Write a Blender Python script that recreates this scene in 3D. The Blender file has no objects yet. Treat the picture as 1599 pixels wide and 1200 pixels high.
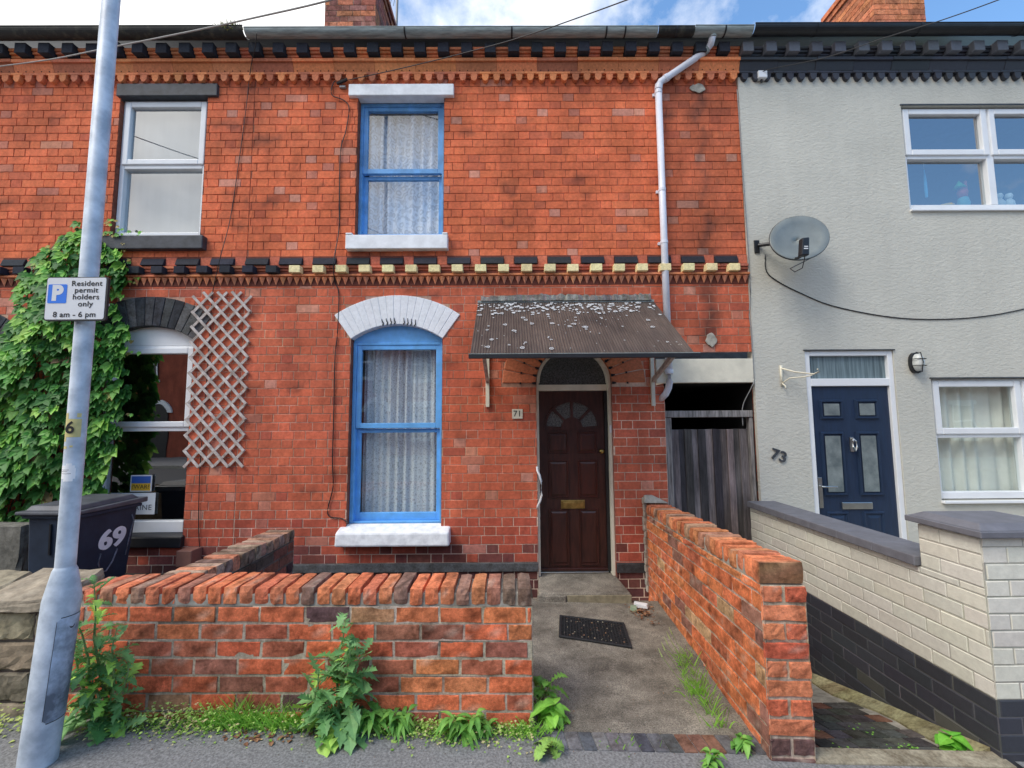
import bpy, math, random
import numpy as np
from mathutils import Vector, Matrix
random.seed(7)
R = math.radians
sc = bpy.context.scene
col = sc.collection

# ------------------------------------------------------------------ camera
F_PX, PITCH, YAW, ROLL = 690.0, 0.08881, 0.00418, -0.00637
CAM = Vector((0.0, -4.6, 1.605))
fwd = Vector((math.sin(YAW)*math.cos(PITCH), math.cos(YAW)*math.cos(PITCH), math.sin(PITCH)))
right0 = Vector((math.cos(YAW), -math.sin(YAW), 0))
up0 = right0.cross(fwd)
RT = right0*math.cos(ROLL) + up0*math.sin(ROLL)
UP = up0*math.cos(ROLL) - right0*math.sin(ROLL)
cam = bpy.data.objects.new('camera', bpy.data.cameras.new('camera'))
col.objects.link(cam)
cam.matrix_world = Matrix(((RT.x, UP.x, -fwd.x, CAM.x), (RT.y, UP.y, -fwd.y, CAM.y), (RT.z, UP.z, -fwd.z, CAM.z), (0, 0, 0, 1)))
cam.data.sensor_width = 36.0
cam.data.lens = F_PX/1599*36
cam.data.clip_start = 0.05
cam.data.clip_end = 500
sc.camera = cam

def ray(px, py):
    return RT*(px-799.5) + UP*(600-py) + fwd*F_PX
def at(px, py, Y):                      # the point of the upright plane at depth Y seen at a photo pixel
    v = ray(px, py); return CAM + v*((Y-CAM.y)/v.y)

# ------------------------------------------------------------------ sky and sun
SUN_EL, SUN_DIR = R(50), Vector((-0.80, -0.60, 0))
sc.world = bpy.data.worlds.new('World'); sc.world.use_nodes = True
nt = sc.world.node_tree; nt.nodes.clear()
N = nt.nodes.new; L = nt.links.new
out = N('ShaderNodeOutputWorld'); bg = N('ShaderNodeBackground'); bg.inputs['Strength'].default_value = 0.15
sky = N('ShaderNodeTexSky'); sky.sky_type = 'NISHITA'; sky.sun_disc = False
sky.sun_elevation = SUN_EL; sky.sun_rotation = math.atan2(SUN_DIR.x, SUN_DIR.y)
sky.air_density = 1.0; sky.dust_density = 0.6; sky.ozone_density = 2.0
tc = N('ShaderNodeTexCoord')
sep = N('ShaderNodeSeparateXYZ'); L(tc.outputs['Generated'], sep.inputs[0])
mp = N('ShaderNodeMapping'); mp.inputs['Scale'].default_value = (1.0, 1.0, 1.3); L(tc.outputs['Generated'], mp.inputs['Vector'])
no = N('ShaderNodeTexNoise'); no.inputs['Scale'].default_value = 4.5; no.inputs['Detail'].default_value = 9; no.inputs['Roughness'].default_value = 0.58
L(mp.outputs[0], no.inputs['Vector'])
ad0 = N('ShaderNodeMath'); ad0.operation = 'MULTIPLY_ADD'; L(sep.outputs['X'], ad0.inputs[0]); ad0.inputs[1].default_value = -0.38; L(no.outputs['Fac'], ad0.inputs[2])
ad = N('ShaderNodeMath'); ad.operation = 'MULTIPLY_ADD'; L(sep.outputs['Y'], ad.inputs[0]); ad.inputs[1].default_value = 0.0; L(ad0.outputs[0], ad.inputs[2])
rp = N('ShaderNodeValToRGB'); rp.color_ramp.elements[0].position = 0.36; rp.color_ramp.elements[1].position = 0.62
L(ad.outputs[0], rp.inputs[0])
no2 = N('ShaderNodeTexNoise'); no2.inputs['Scale'].default_value = 7; no2.inputs['Detail'].default_value = 6; L(mp.outputs[0], no2.inputs['Vector'])
cr = N('ShaderNodeValToRGB'); cr.color_ramp.elements[0].color = (4.9, 4.95, 5.1, 1); cr.color_ramp.elements[1].color = (7.5, 7.5, 7.4, 1)
cr.color_ramp.elements[0].position = 0.3; cr.color_ramp.elements[1].position = 0.6
L(no2.outputs['Fac'], cr.inputs[0])
gn = N('ShaderNodeMixRGB'); gn.blend_type = 'MULTIPLY'; gn.inputs[0].default_value = 1; gn.inputs[2].default_value = (1.05, 1.3, 1.4, 1); L(sky.outputs[0], gn.inputs[1])
mx = N('ShaderNodeMixRGB'); L(rp.outputs[0], mx.inputs[0]); L(gn.outputs[0], mx.inputs[1]); L(cr.outputs[0], mx.inputs[2])
L(mx.outputs[0], bg.inputs['Color']); L(bg.outputs[0], out.inputs['Surface'])

sun = bpy.data.objects.new('sun', bpy.data.lights.new('sun', 'SUN')); col.objects.link(sun)
sun.data.energy = 1.5; sun.data.angle = R(26); sun.data.color = (1.0, 0.94, 0.86)
sd = SUN_DIR.normalized()*math.cos(SUN_EL) + Vector((0, 0, math.sin(SUN_EL)))
sun.rotation_euler = sd.to_track_quat('Z', 'Y').to_euler(); sun.location = sd*30
sc.view_settings.view_transform = 'Standard'; sc.view_settings.look = 'None'
sc.view_settings.exposure = 0.58; sc.view_settings.gamma = 1

# ------------------------------------------------------------------ materials
def _m(name):
    m = bpy.data.materials.new(name); m.use_nodes = True
    t = m.node_tree; b = t.nodes['Principled BSDF']
    return m, t, b
def _noise(t, scale, detail=4, rough=.55, stretch=None):
    tcn = t.nodes.new('ShaderNodeTexCoord'); n = t.nodes.new('ShaderNodeTexNoise')
    n.inputs['Scale'].default_value = scale; n.inputs['Detail'].default_value = detail; n.inputs['Roughness'].default_value = rough
    if stretch:
        mpn = t.nodes.new('ShaderNodeMapping'); mpn.inputs['Scale'].default_value = stretch
        t.links.new(tcn.outputs['Object'], mpn.inputs[0]); t.links.new(mpn.outputs[0], n.inputs['Vector'])
    else: t.links.new(tcn.outputs['Object'], n.inputs['Vector'])
    return n.outputs['Fac']
def _ramp(t, fac, a, b, p0=.3, p1=.7):
    r = t.nodes.new('ShaderNodeValToRGB'); r.color_ramp.elements[0].position = p0; r.color_ramp.elements[1].position = p1
    r.color_ramp.elements[0].color = (*a, 1) if len(a) == 3 else a; r.color_ramp.elements[1].color = (*b, 1) if len(b) == 3 else b
    t.links.new(fac, r.inputs[0]); return r.outputs[0]
def _mul(t, a, b, f=1.0, mode='MULTIPLY'):
    x = t.nodes.new('ShaderNodeMixRGB'); x.blend_type = mode
    if isinstance(f, float): x.inputs[0].default_value = f
    else: t.links.new(f, x.inputs[0])
    t.links.new(a, x.inputs[1])
    if isinstance(b, tuple): x.inputs[2].default_value = (*b, 1)
    else: t.links.new(b, x.inputs[2])
    return x.outputs[0]
def _bump(t, b, fac, strength, dist):
    bn = t.nodes.new('ShaderNodeBump'); bn.inputs['Strength'].default_value = strength; bn.inputs['Distance'].default_value = dist
    t.links.new(fac, bn.inputs['Height']); t.links.new(bn.outputs[0], b.inputs['Normal'])
def g3(v): return (v, v, v)

def mat_attr(name, rough=.9, mott=(.72, 1.18), grime=(.8, 1.1), bump=.5, fine=35, spec=.25, streak=None, grit=None):
    m, t, b = _m(name)
    a = t.nodes.new('ShaderNodeAttribute'); a.attribute_name = 'col'
    c = _mul(t, a.outputs['Color'], _ramp(t, _noise(t, fine, 6, .65), g3(mott[0]), g3(mott[1])))
    c = _mul(t, c, _ramp(t, _noise(t, 1.7, 5, .6), g3(grime[0]), g3(grime[1])))
    if streak: c = _mul(t, c, _ramp(t, _noise(t, 2.4, 6, .7, (2.2, 2.2, .35)), g3(streak[0]), g3(streak[1])))
    if grit: c = _mul(t, c, _ramp(t, _noise(t, 11, 8, .75), grit, g3(1.12), .36, .56))
    t.links.new(c, b.inputs['Base Color']); b.inputs['Roughness'].default_value = rough
    b.inputs['Specular IOR Level'].default_value = spec
    if bump: _bump(t, b, _noise(t, fine*3, 6, .7), bump, .004)
    return m
def mat(name, c, rough=.6, var=.12, scale=8, bump=0, bscale=80, metal=0, spec=.5, c2=None, stretch=None, p=(.35, .65)):
    m, t, b = _m(name)
    lo = tuple(x*(1-var) for x in c); hi = c2 if c2 else tuple(min(1, x*(1+var)) for x in c)
    t.links.new(_ramp(t, _noise(t, scale, 6, .6, stretch), lo, hi, *p), b.inputs['Base Color'])
    b.inputs['Roughness'].default_value = rough; b.inputs['Metallic'].default_value = metal; b.inputs['Specular IOR Level'].default_value = spec
    if bump: _bump(t, b, _noise(t, bscale, 5, .6, stretch), bump, .004)
    return m
def mat_glass(name, tint=(.9, .95, .95), f0=.09, rough=.0):
    m = bpy.data.materials.new(name); m.use_nodes = True; t = m.node_tree; t.nodes.clear()
    o = t.nodes.new('ShaderNodeOutputMaterial'); mxs = t.nodes.new('ShaderNodeMixShader')
    lw = t.nodes.new('ShaderNodeLayerWeight'); lw.inputs[0].default_value = .5      # Schlick, the same from both sides of a thin pane
    pw = t.nodes.new('ShaderNodeMath'); pw.operation = 'POWER'; pw.inputs[1].default_value = 5; t.links.new(lw.outputs['Facing'], pw.inputs[0])
    f = t.nodes.new('ShaderNodeMath'); f.operation = 'MULTIPLY_ADD'; f.inputs[1].default_value = 1-f0; f.inputs[2].default_value = f0; t.links.new(pw.outputs[0], f.inputs[0])
    tr = t.nodes.new('ShaderNodeBsdfTransparent'); tr.inputs[0].default_value = (*tint, 1)
    gl = t.nodes.new('ShaderNodeBsdfGlossy'); gl.inputs['Roughness'].default_value = rough; gl.inputs[0].default_value = (1, 1, 1, 1)
    bn = t.nodes.new('ShaderNodeBump'); bn.inputs['Strength'].default_value = .03; bn.inputs['Distance'].default_value = .02
    t.links.new(_noise(t, 3, 1), bn.inputs['Height']); t.links.new(bn.outputs[0], gl.inputs['Normal'])
    t.links.new(f.outputs[0], mxs.inputs[0]); t.links.new(tr.outputs[0], mxs.inputs[1]); t.links.new(gl.outputs[0], mxs.inputs[2])
    t.links.new(mxs.outputs[0], o.inputs[0]); return m
def mat_lace(name, c=(.82, .84, .86), scale=26, open_=.55, lo=.40, hi=.52, band=0):
    m = bpy.data.materials.new(name); m.use_nodes = True; t = m.node_tree; t.nodes.clear()
    o = t.nodes.new('ShaderNodeOutputMaterial')
    df = t.nodes.new('ShaderNodeBsdfDiffuse'); df.inputs[0].default_value = (*c, 1)
    tl = t.nodes.new('ShaderNodeBsdfTranslucent'); tl.inputs[0].default_value = (*c, 1)
    m1 = t.nodes.new('ShaderNodeMixShader'); m1.inputs[0].default_value = .25
    t.links.new(df.outputs[0], m1.inputs[1]); t.links.new(tl.outputs[0], m1.inputs[2])
    tr = t.nodes.new('ShaderNodeBsdfTransparent')
    tcn = t.nodes.new('ShaderNodeTexCoord')
    vo = t.nodes.new('ShaderNodeTexVoronoi'); vo.inputs['Scale'].default_value = scale; t.links.new(tcn.outputs['Object'], vo.inputs['Vector'])
    s1 = t.nodes.new('ShaderNodeMath'); s1.operation = 'SINE'
    s0 = t.nodes.new('ShaderNodeMath'); s0.operation = 'MULTIPLY'; s0.inputs[1].default_value = 15; t.links.new(vo.outputs['Distance'], s0.inputs[0]); t.links.new(s0.outputs[0], s1.inputs[0])
    nz = _noise(t, scale*1.6, 4)
    a2 = t.nodes.new('ShaderNodeMath'); a2.operation = 'MULTIPLY_ADD'; a2.inputs[1].default_value = .16; t.links.new(s1.outputs[0], a2.inputs[0]); t.links.new(nz, a2.inputs[2])
    src = a2.outputs[0]
    if band:                            # gathered cloth: dense pleats between open ones
        bd = t.nodes.new('ShaderNodeMath'); bd.operation = 'MULTIPLY_ADD'; bd.inputs[1].default_value = band*2; t.links.new(_noise(t, 1, 6, .7, (17, 1, .3)), bd.inputs[0])
        of = t.nodes.new('ShaderNodeMath'); of.operation = 'SUBTRACT'; of.inputs[1].default_value = band*.72; t.links.new(src, of.inputs[0]); t.links.new(of.outputs[0], bd.inputs[2]); src = bd.outputs[0]
    fac = _ramp(t, src, g3(open_), g3(.02), lo, hi)
    m2 = t.nodes.new('ShaderNodeMixShader'); t.links.new(fac, m2.inputs[0]); t.links.new(m1.outputs[0], m2.inputs[1]); t.links.new(tr.outputs[0], m2.inputs[2])
    t.links.new(m2.outputs[0], o.inputs[0]); return m
def mat_leaf(name):
    m = bpy.data.materials.new(name); m.use_nodes = True; t = m.node_tree; b = t.nodes['Principled BSDF']
    a = t.nodes.new('ShaderNodeAttribute'); a.attribute_name = 'col'
    c = _mul(t, a.outputs['Color'], _ramp(t, _noise(t, 40, 3), g3(1.5), g3(2.1)))
    t.links.new(c, b.inputs['Base Color']); b.inputs['Roughness'].default_value = .5; b.inputs['Specular IOR Level'].default_value = .35
    tl = t.nodes.new('ShaderNodeBsdfTranslucent'); t.links.new(c, tl.inputs[0])
    ms = t.nodes.new('ShaderNodeMixShader'); ms.inputs[0].default_value = .28
    t.links.new(b.outputs[0], ms.inputs[1]); t.links.new(tl.outputs[0], ms.inputs[2]); t.links.new(ms.outputs[0], t.nodes['Material Output'].inputs[0])
    return m

M = dict(
    brick=mat_attr('facade brickwork', .88, (.78, 1.22), (.68, 1.20), .45, 30, streak=(.84, 1.16)),
    oldbrick=mat_attr('weathered garden brickwork', .93, (.72, 1.32), (.76, 1.22), 1.0, 55, grit=(.55, .50, .46)),
    terracotta=mat_attr('moulded terracotta', .85, (.80, 1.30), (.85, 1.15), .5, 40),
    painted=mat_attr('painted masonry', .6, (.88, 1.06), (.9, 1.05), .35, 30, .4),
    stone=mat_attr('weathered stone', .95, (.5, 1.2), (.7, 1.15), 1.0, 18),
    leaf=mat_leaf('leaf'),
    white=mat('white masonry paint', (.84, .86, .88), .55, .1, 9, .3, 45),
    roughwhite=mat('thick white paint over stone', (.84, .86, .89), .6, .14, 14, .9, 22),
    cream=mat('cream painted concrete', (.74, .70, .57), .7, .1, 6, .4, 30),
    upvc=mat('white plastic window frame', (.80, .82, .84), .3, .04, 4),
    blue=mat('blue gloss paint', (.15, .45, .88), .38, .14, 7, .15, 40),
    bluefade=mat('faded blue gloss paint', (.13, .36, .70), .45, .2, 7, .15, 40),
    slate=mat('slate grey painted stone', (.045, .05, .06), .6, .35, 10, .5, 40),
    black=mat('black paint', (.012, .013, .016), .45, .3, 9, .3, 50),
    blackplastic=mat('black plastic', (.014, .015, .018), .42, .2, 6), binplastic=mat('dark blue grey bin plastic', (.026, .038, .062), .55, .2, 6, spec=.3),
    pipe=mat('white plastic pipe', (.70, .72, .80), .35, .08, 5),
    gutgrey=mat('grey weathered plastic', (.27, .31, .30), .5, .3, 5, 0, stretch=(1.2, 8, 8)),
    gutdark=mat('mossy black gutter', (.03, .032, .03), .7, .5, 12, .5, 40, c2=(.09, .085, .06), p=(.5, .8)),
    roof=mat('roof slate', (.05, .052, .058), .6, .25, 6, .4, 30),
    render=mat('grey white masonry render', (.585, .575, .515), .9, .04, 1.5, 0, 60, spec=.2),
    coping=mat('slate grey coping paint', (.15, .152, .175), .6, .12, 12, .5, 60),
    mahog=mat('dark mahogany stained wood', (.038, .0125, .011), .32, .35, 5, .15, 60, stretch=(6, 6, 1), c2=(.058, .018, .014)),
    mahogred=mat('worn red mahogany panel', (.10, .022, .015), .32, .35, 6, .15, 60, stretch=(4, 4, 1), c2=(.04, .013, .011)),
    navy=mat('navy composite door', (.014, .030, .068), .38, .15, 6, .1, 90, stretch=(8, 8, 1)),
    brass=mat('aged brass', (.40, .29, .10), .35, .3, 20, metal=1),
    steel=mat('brushed steel', (.55, .55, .53), .3, .1, 10, metal=1),
    galv=mat('galvanised steel', (.48, .57, .68), .45, .28, 9, .1, 60, metal=.0, c2=(.64, .72, .81)),
    galvdark=mat('dusty galvanised panel', (.20, .25, .33), .6, .45, 5, .08, 60, metal=.0, c2=(.46, .56, .70), p=(.42, .58)),
    glass=mat_glass('window glass'), glassdark=mat_glass('dark reflecting glass', (.7, .75, .78), .30), glasssky=mat_glass('double glazed reflecting glass', (.75, .85, .9), .32),
    obscure=mat('obscured dark glass', (.07, .08, .08), .22, .4, 70, .5, 90, c2=(.13, .14, .14)),
    lace=mat_lace('lace net', (.86, .89, .93), 12, .34, .36, .56), laceband=mat_lace('banded lace net', (.93, .96, 1.0), 26, .34, .34, .56, band=.24), glassup=mat_glass('old window glass', (.92, .96, 1.0), .16),
    blind=mat('grey blind cloth', (.30, .31, .32), .9, .06, 2, stretch=(6, 6, .3)),
    drape=mat('stone grey drape', (.78, .78, .70), .9, .08, 3), room=mat('dim room', (.20, .22, .26), .9), darkroom=mat('dark unlit room', (.012, .012, .013), .9), skyblue_room=mat('room tinted as sky reflection', (.05, .12, .25), .9),
    tarmac=mat('pavement tarmac', (.185, .185, .187), .92, .3, 90, .8, 220, c2=(.29, .29, .292)),
    road=mat('road tarmac', (.06, .06, .063), .9, .3, 60, .6, 150),
    soil=mat('dark soil', (.04, .032, .025), .95, .4, 20, .8, 40),
    mortar=mat('grey cement', (.36, .34, .29), .95, .3, 15, .9, 60),
    rubber=mat('black rubber', (.016, .017, .02), .7, .3, 40, .3, 90),
    lattice=mat('weathered white trellis wood', (.46, .38, .33), .8, .35, 14, .4, 60, c2=(.66, .60, .56)),
    lichen=mat('pale lichen', (.52, .53, .54), .95, .25, 40),
    paper=mat('white paper', (.74, .76, .78), .8, .05, 5), flagblue=mat('flag blue', (.03, .11, .42), .6), flagyellow=mat('flag yellow', (.62, .38, .03), .6),
    ink=mat('black ink', (.012, .012, .014), .6), signwhite=mat('sign white', (.72, .74, .77), .4, .03), signblue=mat('sign blue', (.02, .19, .78), .4, .1, 6),
    yellowtape=mat('faded yellow sticker', (.60, .52, .22), .6, .12, 20), graffiti=mat('faint white spray', (.16, .16, .19), .8, .4, 30),
    number=mat('white sticker', (.88, .89, .92), .5), dish=mat('grey dish', (.22, .24, .225), .38, .12, 5), lampglass=mat('frosted lamp glass', (.6, .62, .6), .3),
    browbox=mat('brown painted box', (.25, .12, .09), .6), cablemat=mat('black cable', (.012, .012, .014), .5), greycable=mat('grey cable', (.25, .25, .25), .5),
    deadleaf=mat_attr('dead leaves', .8, (.7, 1.2), (.8, 1.1), 0), stem=mat('plant stem', (.10, .20, .05), .6), wood=mat('bare timber', (.10, .07, .05), .8),
    cloth=mat('coloured ornaments', (.3, .5, .6), .6),
)
def _corrug():                          # brown corrugated plastic, ribs are real geometry
    m, t, b = _m('brown corrugated plastic')
    c = _ramp(t, _noise(t, 2.2, 5), (.050, .043, .041), (.11, .085, .072))
    c = _mul(t, c, _ramp(t, _noise(t, 3, 6, .7, (14, 1, 1)), g3(.7), g3(1.5)))
    t.links.new(c, b.inputs['Base Color']); b.inputs['Roughness'].default_value = .42; return m
M['corrug'] = _corrug()
def _concrete():
    m, t, b = _m('worn path concrete')
    c = _ramp(t, _noise(t, 3.2, 8, .66), (.12, .105, .085), (.31, .28, .23), .34, .66)
    c = _mul(t, c, _ramp(t, _noise(t, 9, 6, .7), g3(.65), g3(1.25)))
    c = _mul(t, c, _ramp(t, _noise(t, 140, 3, .8), g3(.45), g3(1.5), .36, .64))
    t.links.new(c, b.inputs['Base Color']); b.inputs['Roughness'].default_value = .95
    _bump(t, b, _noise(t, 90, 8, .75), .9, .006); return m
M['concrete'] = _concrete()
def _render():
    m = M['render']; t = m.node_tree; b = t.nodes['Principled BSDF']
    n = t.nodes.new('ShaderNodeTexCoord'); mpn = t.nodes.new('ShaderNodeMapping'); mpn.inputs['Scale'].default_value = (1, 1, 1.7)
    nn = t.nodes.new('ShaderNodeTexNoise'); nn.inputs['Scale'].default_value = 24; nn.inputs['Detail'].default_value = 5; nn.inputs['Distortion'].default_value = .6
    t.links.new(n.outputs['Object'], mpn.inputs[0]); t.links.new(mpn.outputs[0], nn.inputs['Vector'])
    _bump(t, b, nn.outputs['Fac'], .55, .012)
    src = b.inputs['Base Color'].links[0].from_socket                # rain streaks and dust on the render
    c = _mul(t, src, _ramp(t, _noise(t, 2.0, 7, .65, (4, 4, .45)), g3(.955), g3(1.02))); c = _mul(t, c, _ramp(t, _noise(t, .9, 6, .6), (.92, .925, .92), (1.04, 1.035, 1.02)))
    t.links.new(c, b.inputs['Base Color'])
_render()
def _gatewood():
    m, t, b = _m('silvered gate boards')
    a = t.nodes.new('ShaderNodeAttribute'); a.attribute_name = 'col'
    c = _mul(t, a.outputs['Color'], _ramp(t, _noise(t, 5, 8, .7, (16, 16, .9)), g3(.6), g3(2.3), .3, .72))
    c = _mul(t, c, _ramp(t, _noise(t, 2.2, 4, .6, (3, 3, .8)), g3(.45), g3(1.5)))
    t.links.new(c, b.inputs['Base Color']); b.inputs['Roughness'].default_value = .85
    _bump(t, b, _noise(t, 6, 8, .7, (22, 22, .8)), .5, .004); return m
M['gatewood'] = _gatewood()

# ------------------------------------------------------------------ mesh helpers
class MB:
    def __init__(s): s.v = []; s.f = []; s.c = []; s.m = []
    def vert(s, p, c=(.5, .5, .5)):
        s.v.append((p[0], p[1], p[2])); s.c.append(c); return len(s.v)-1
    def poly(s, pts, c=(.5, .5, .5), m=0):
        s.f.append([s.vert(p, c) for p in pts]); s.m.append(m)
    def face(s, idx, m=0): s.f.append(list(idx)); s.m.append(m)
    def box(s, x0, x1, y0, y1, z0, z1, c=(.5, .5, .5), m=0):
        i = [s.vert(p, c) for p in ((x0,y0,z0),(x1,y0,z0),(x1,y1,z0),(x0,y1,z0),(x0,y0,z1),(x1,y0,z1),(x1,y1,z1),(x0,y1,z1))]
        for q in ((0,3,2,1),(4,5,6,7),(0,1,5,4),(1,2,6,5),(2,3,7,6),(3,0,4,7)): s.face([i[k] for k in q], m)
    def hexa(s, p, c=(.5, .5, .5), m=0):     # eight corners: bottom ring then top ring
        i = [s.vert(q, c) for q in p]
        for q in ((0,3,2,1),(4,5,6,7),(0,1,5,4),(1,2,6,5),(2,3,7,6),(3,0,4,7)): s.face([i[k] for k in q], m)
    def prism(s, pts, d, c=(.5, .5, .5), m=0):   # polygon (list of Vector) pushed by vector d
        d = Vector(d); a = [s.vert(p, c) for p in pts]; b = [s.vert(Vector(p)+d, c) for p in pts]; n = len(a)
        s.face(a, m); s.face(b[::-1], m)
        for k in range(n): s.face([a[k], b[k], b[(k+1) % n], a[(k+1) % n]], m)
    def tube(s, pts, r, n=8, c=(.5, .5, .5), m=0, cap=True):
        pts = [Vector(p) for p in pts]; rr = r if isinstance(r, (list, tuple)) else [r]*len(pts); rings = []
        up = Vector((0, 0, 1))
        for k, p in enumerate(pts):
            t = (pts[min(k+1, len(pts)-1)] - pts[max(k-1, 0)]).normalized()
            a = t.cross(up)
            if a.length < .05: a = t.cross(Vector((1, 0, 0)))
            a.normalize(); b = t.cross(a)
            rings.append([s.vert(p + a*rr[k]*math.cos(2*math.pi*j/n) + b*rr[k]*math.sin(2*math.pi*j/n), c) for j in range(n)])
        for k in range(len(rings)-1):
            for j in range(n): s.face([rings[k][j], rings[k][(j+1) % n], rings[k+1][(j+1) % n], rings[k+1][j]], m)
        if cap: s.face(rings[0][::-1], m); s.face(rings[-1], m)
    def lathe(s, prof, o, n=24, c=(.5, .5, .5), m=0):     # profile (radius, height) round the vertical through o
        rings = [[s.vert((o[0]+r*math.cos(2*math.pi*j/n), o[1]+r*math.sin(2*math.pi*j/n), o[2]+z), c) for j in range(n)] for r, z in prof]
        for k in range(len(rings)-1):
            for j in range(n): s.face([rings[k][j], rings[k][(j+1) % n], rings[k+1][(j+1) % n], rings[k+1][j]], m)
    def text(s, body, size, place, c=(.5, .5, .5), m=0, shear=0, spacing=1.0, bold=0):   # lettering, each point mapped by place(x, y)
        cu = bpy.data.curves.new('lettering', 'FONT'); cu.body = body; cu.size = size; cu.align_x = 'CENTER'; cu.align_y = 'CENTER'; cu.shear = shear; cu.space_character = spacing; cu.offset = bold
        ob = bpy.data.objects.new('lettering', cu); col.objects.link(ob)
        me = bpy.data.meshes.new_from_object(ob.evaluated_get(bpy.context.evaluated_depsgraph_get()))
        b = len(s.v)
        for w in me.vertices: s.vert(place(w.co.x, w.co.y), c)
        for p in me.polygons: s.face([b+k for k in p.vertices], m)
        bpy.data.objects.remove(ob); bpy.data.curves.remove(cu); bpy.data.meshes.remove(me)
    def build(s, name, mats, parent=None, smooth=False, bevel=0, origin=None, solid=0):
        o0 = Vector(origin) if origin else (root_loc(parent) if parent else Vector((0, 0, 0)))
        me = bpy.data.meshes.new(name)
        me.from_pydata([(a-o0.x, b-o0.y, c-o0.z) for a, b, c in s.v], [], s.f); me.update()
        at_ = me.attributes.new('col', 'FLOAT_COLOR', 'POINT')
        at_.data.foreach_set('color', np.array([(*c, 1.0) for c in s.c], dtype=np.float32).ravel())
        if not isinstance(mats, (list, tuple)): mats = [mats]
        for x in mats: me.materials.append(x)
        me.polygons.foreach_set('material_index', s.m)
        if smooth: me.polygons.foreach_set('use_smooth', [True]*len(s.f))
        ob = bpy.data.objects.new(name, me); col.objects.link(ob)
        if parent: ob.parent = parent
        else: ob.location = o0
        if solid:
            q = ob.modifiers.new('thick', 'SOLIDIFY'); q.thickness = solid; q.offset = 0
        if bevel:
            q = ob.modifiers.new('edge', 'BEVEL'); q.width = bevel; q.segments = 2; q.limit_method = 'ANGLE'; q.angle_limit = R(40)
        return ob
def root_loc(o):
    while o.parent: o = o.parent
    return o.location.copy()
def tag(o, label=None, cat=None, group=None, kind=None):
    if label: o['label'] = label
    if cat: o['category'] = cat
    if group: o['group'] = group
    if kind: o['kind'] = kind
    return o
def thing(name, loc, label, cat, group=None):
    o = bpy.data.objects.new(name, None); col.objects.link(o); o.location = loc; o.empty_display_size = .2
    return tag(o, label, cat, group)
def bx(name, m, parent, *b, bevel=.003, **k):
    q = MB(); q.box(*b); return q.build(name, m, parent, bevel=bevel, **k)
def jit(c, a):
    k = 1+random.uniform(-a, a); return tuple(max(0, x*k*(1+random.uniform(-a, a)*.35)) for x in c)

def subtract(a, b, holes):
    segs = [(a, b)]
    for h0, h1 in holes:
        n = []
        for s0, s1 in segs:
            if h1 <= s0 or h0 >= s1: n.append((s0, s1)); continue
            if h0 > s0: n.append((s0, h0))
            if h1 < s1: n.append((h1, s1))
        segs = n
    return segs
def one_brick(mb, P, u0, u1, z0, z1, c, proud, back, bev, rag, nx=1, nz=1, m=0):
    # a brick face: ragged outline, bevelled edge, sunk to the joint at its rim
    us = [u0+bev+(u1-u0-2*bev)*k/nx for k in range(nx+1)]; zs = [z0+bev+(z1-z0-2*bev)*k/nz for k in range(nz+1)]
    tilt = random.uniform(-rag, rag)*.8; tz = random.uniform(-rag, rag)*.6; g = []
    for j, z in enumerate(zs):
        row = []
        for i, u in enumerate(us):
            edge = i in (0, nx) or j in (0, nz)
            d = proud + tilt*((u-u0)/(u1-u0)-.5) + tz*(j/nz-.5) + (random.uniform(-rag, rag)*.5 if nx > 1 else 0) - (abs(random.gauss(0, rag))*.35 if edge and nx > 1 else 0)
            row.append(mb.vert(P(u+random.uniform(-rag, rag)*.9, z+random.uniform(-rag, rag)*.9, d), c))
        g.append(row)
    for j in range(nz):
        for i in range(nx): mb.face((g[j][i], g[j][i+1], g[j+1][i+1], g[j+1][i]), m)
    ring = [g[0][i] for i in range(nx+1)] + [g[j][nx] for j in range(1, nz+1)] + [g[nz][i] for i in range(nx-1, -1, -1)] + [g[j][0] for j in range(nz-1, 0, -1)]
    uv = [(us[i], z0) for i in range(nx+1)] + [(u1, zs[j]) for j in range(1, nz+1)] + [(us[i], z1) for i in range(nx-1, -1, -1)] + [(u0, zs[j]) for j in range(nz-1, 0, -1)]
    uv[0] = (u0, z0); uv[nx] = (u1, z0); uv[nx+nz] = (u1, z1); uv[2*nx+nz] = (u0, z1)
    bk = [mb.vert(P(u, z, back), c) for u, z in uv]; n = len(ring)
    for k in range(n): mb.face((ring[k], bk[k], bk[(k+1) % n], ring[(k+1) % n]), m)
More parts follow.
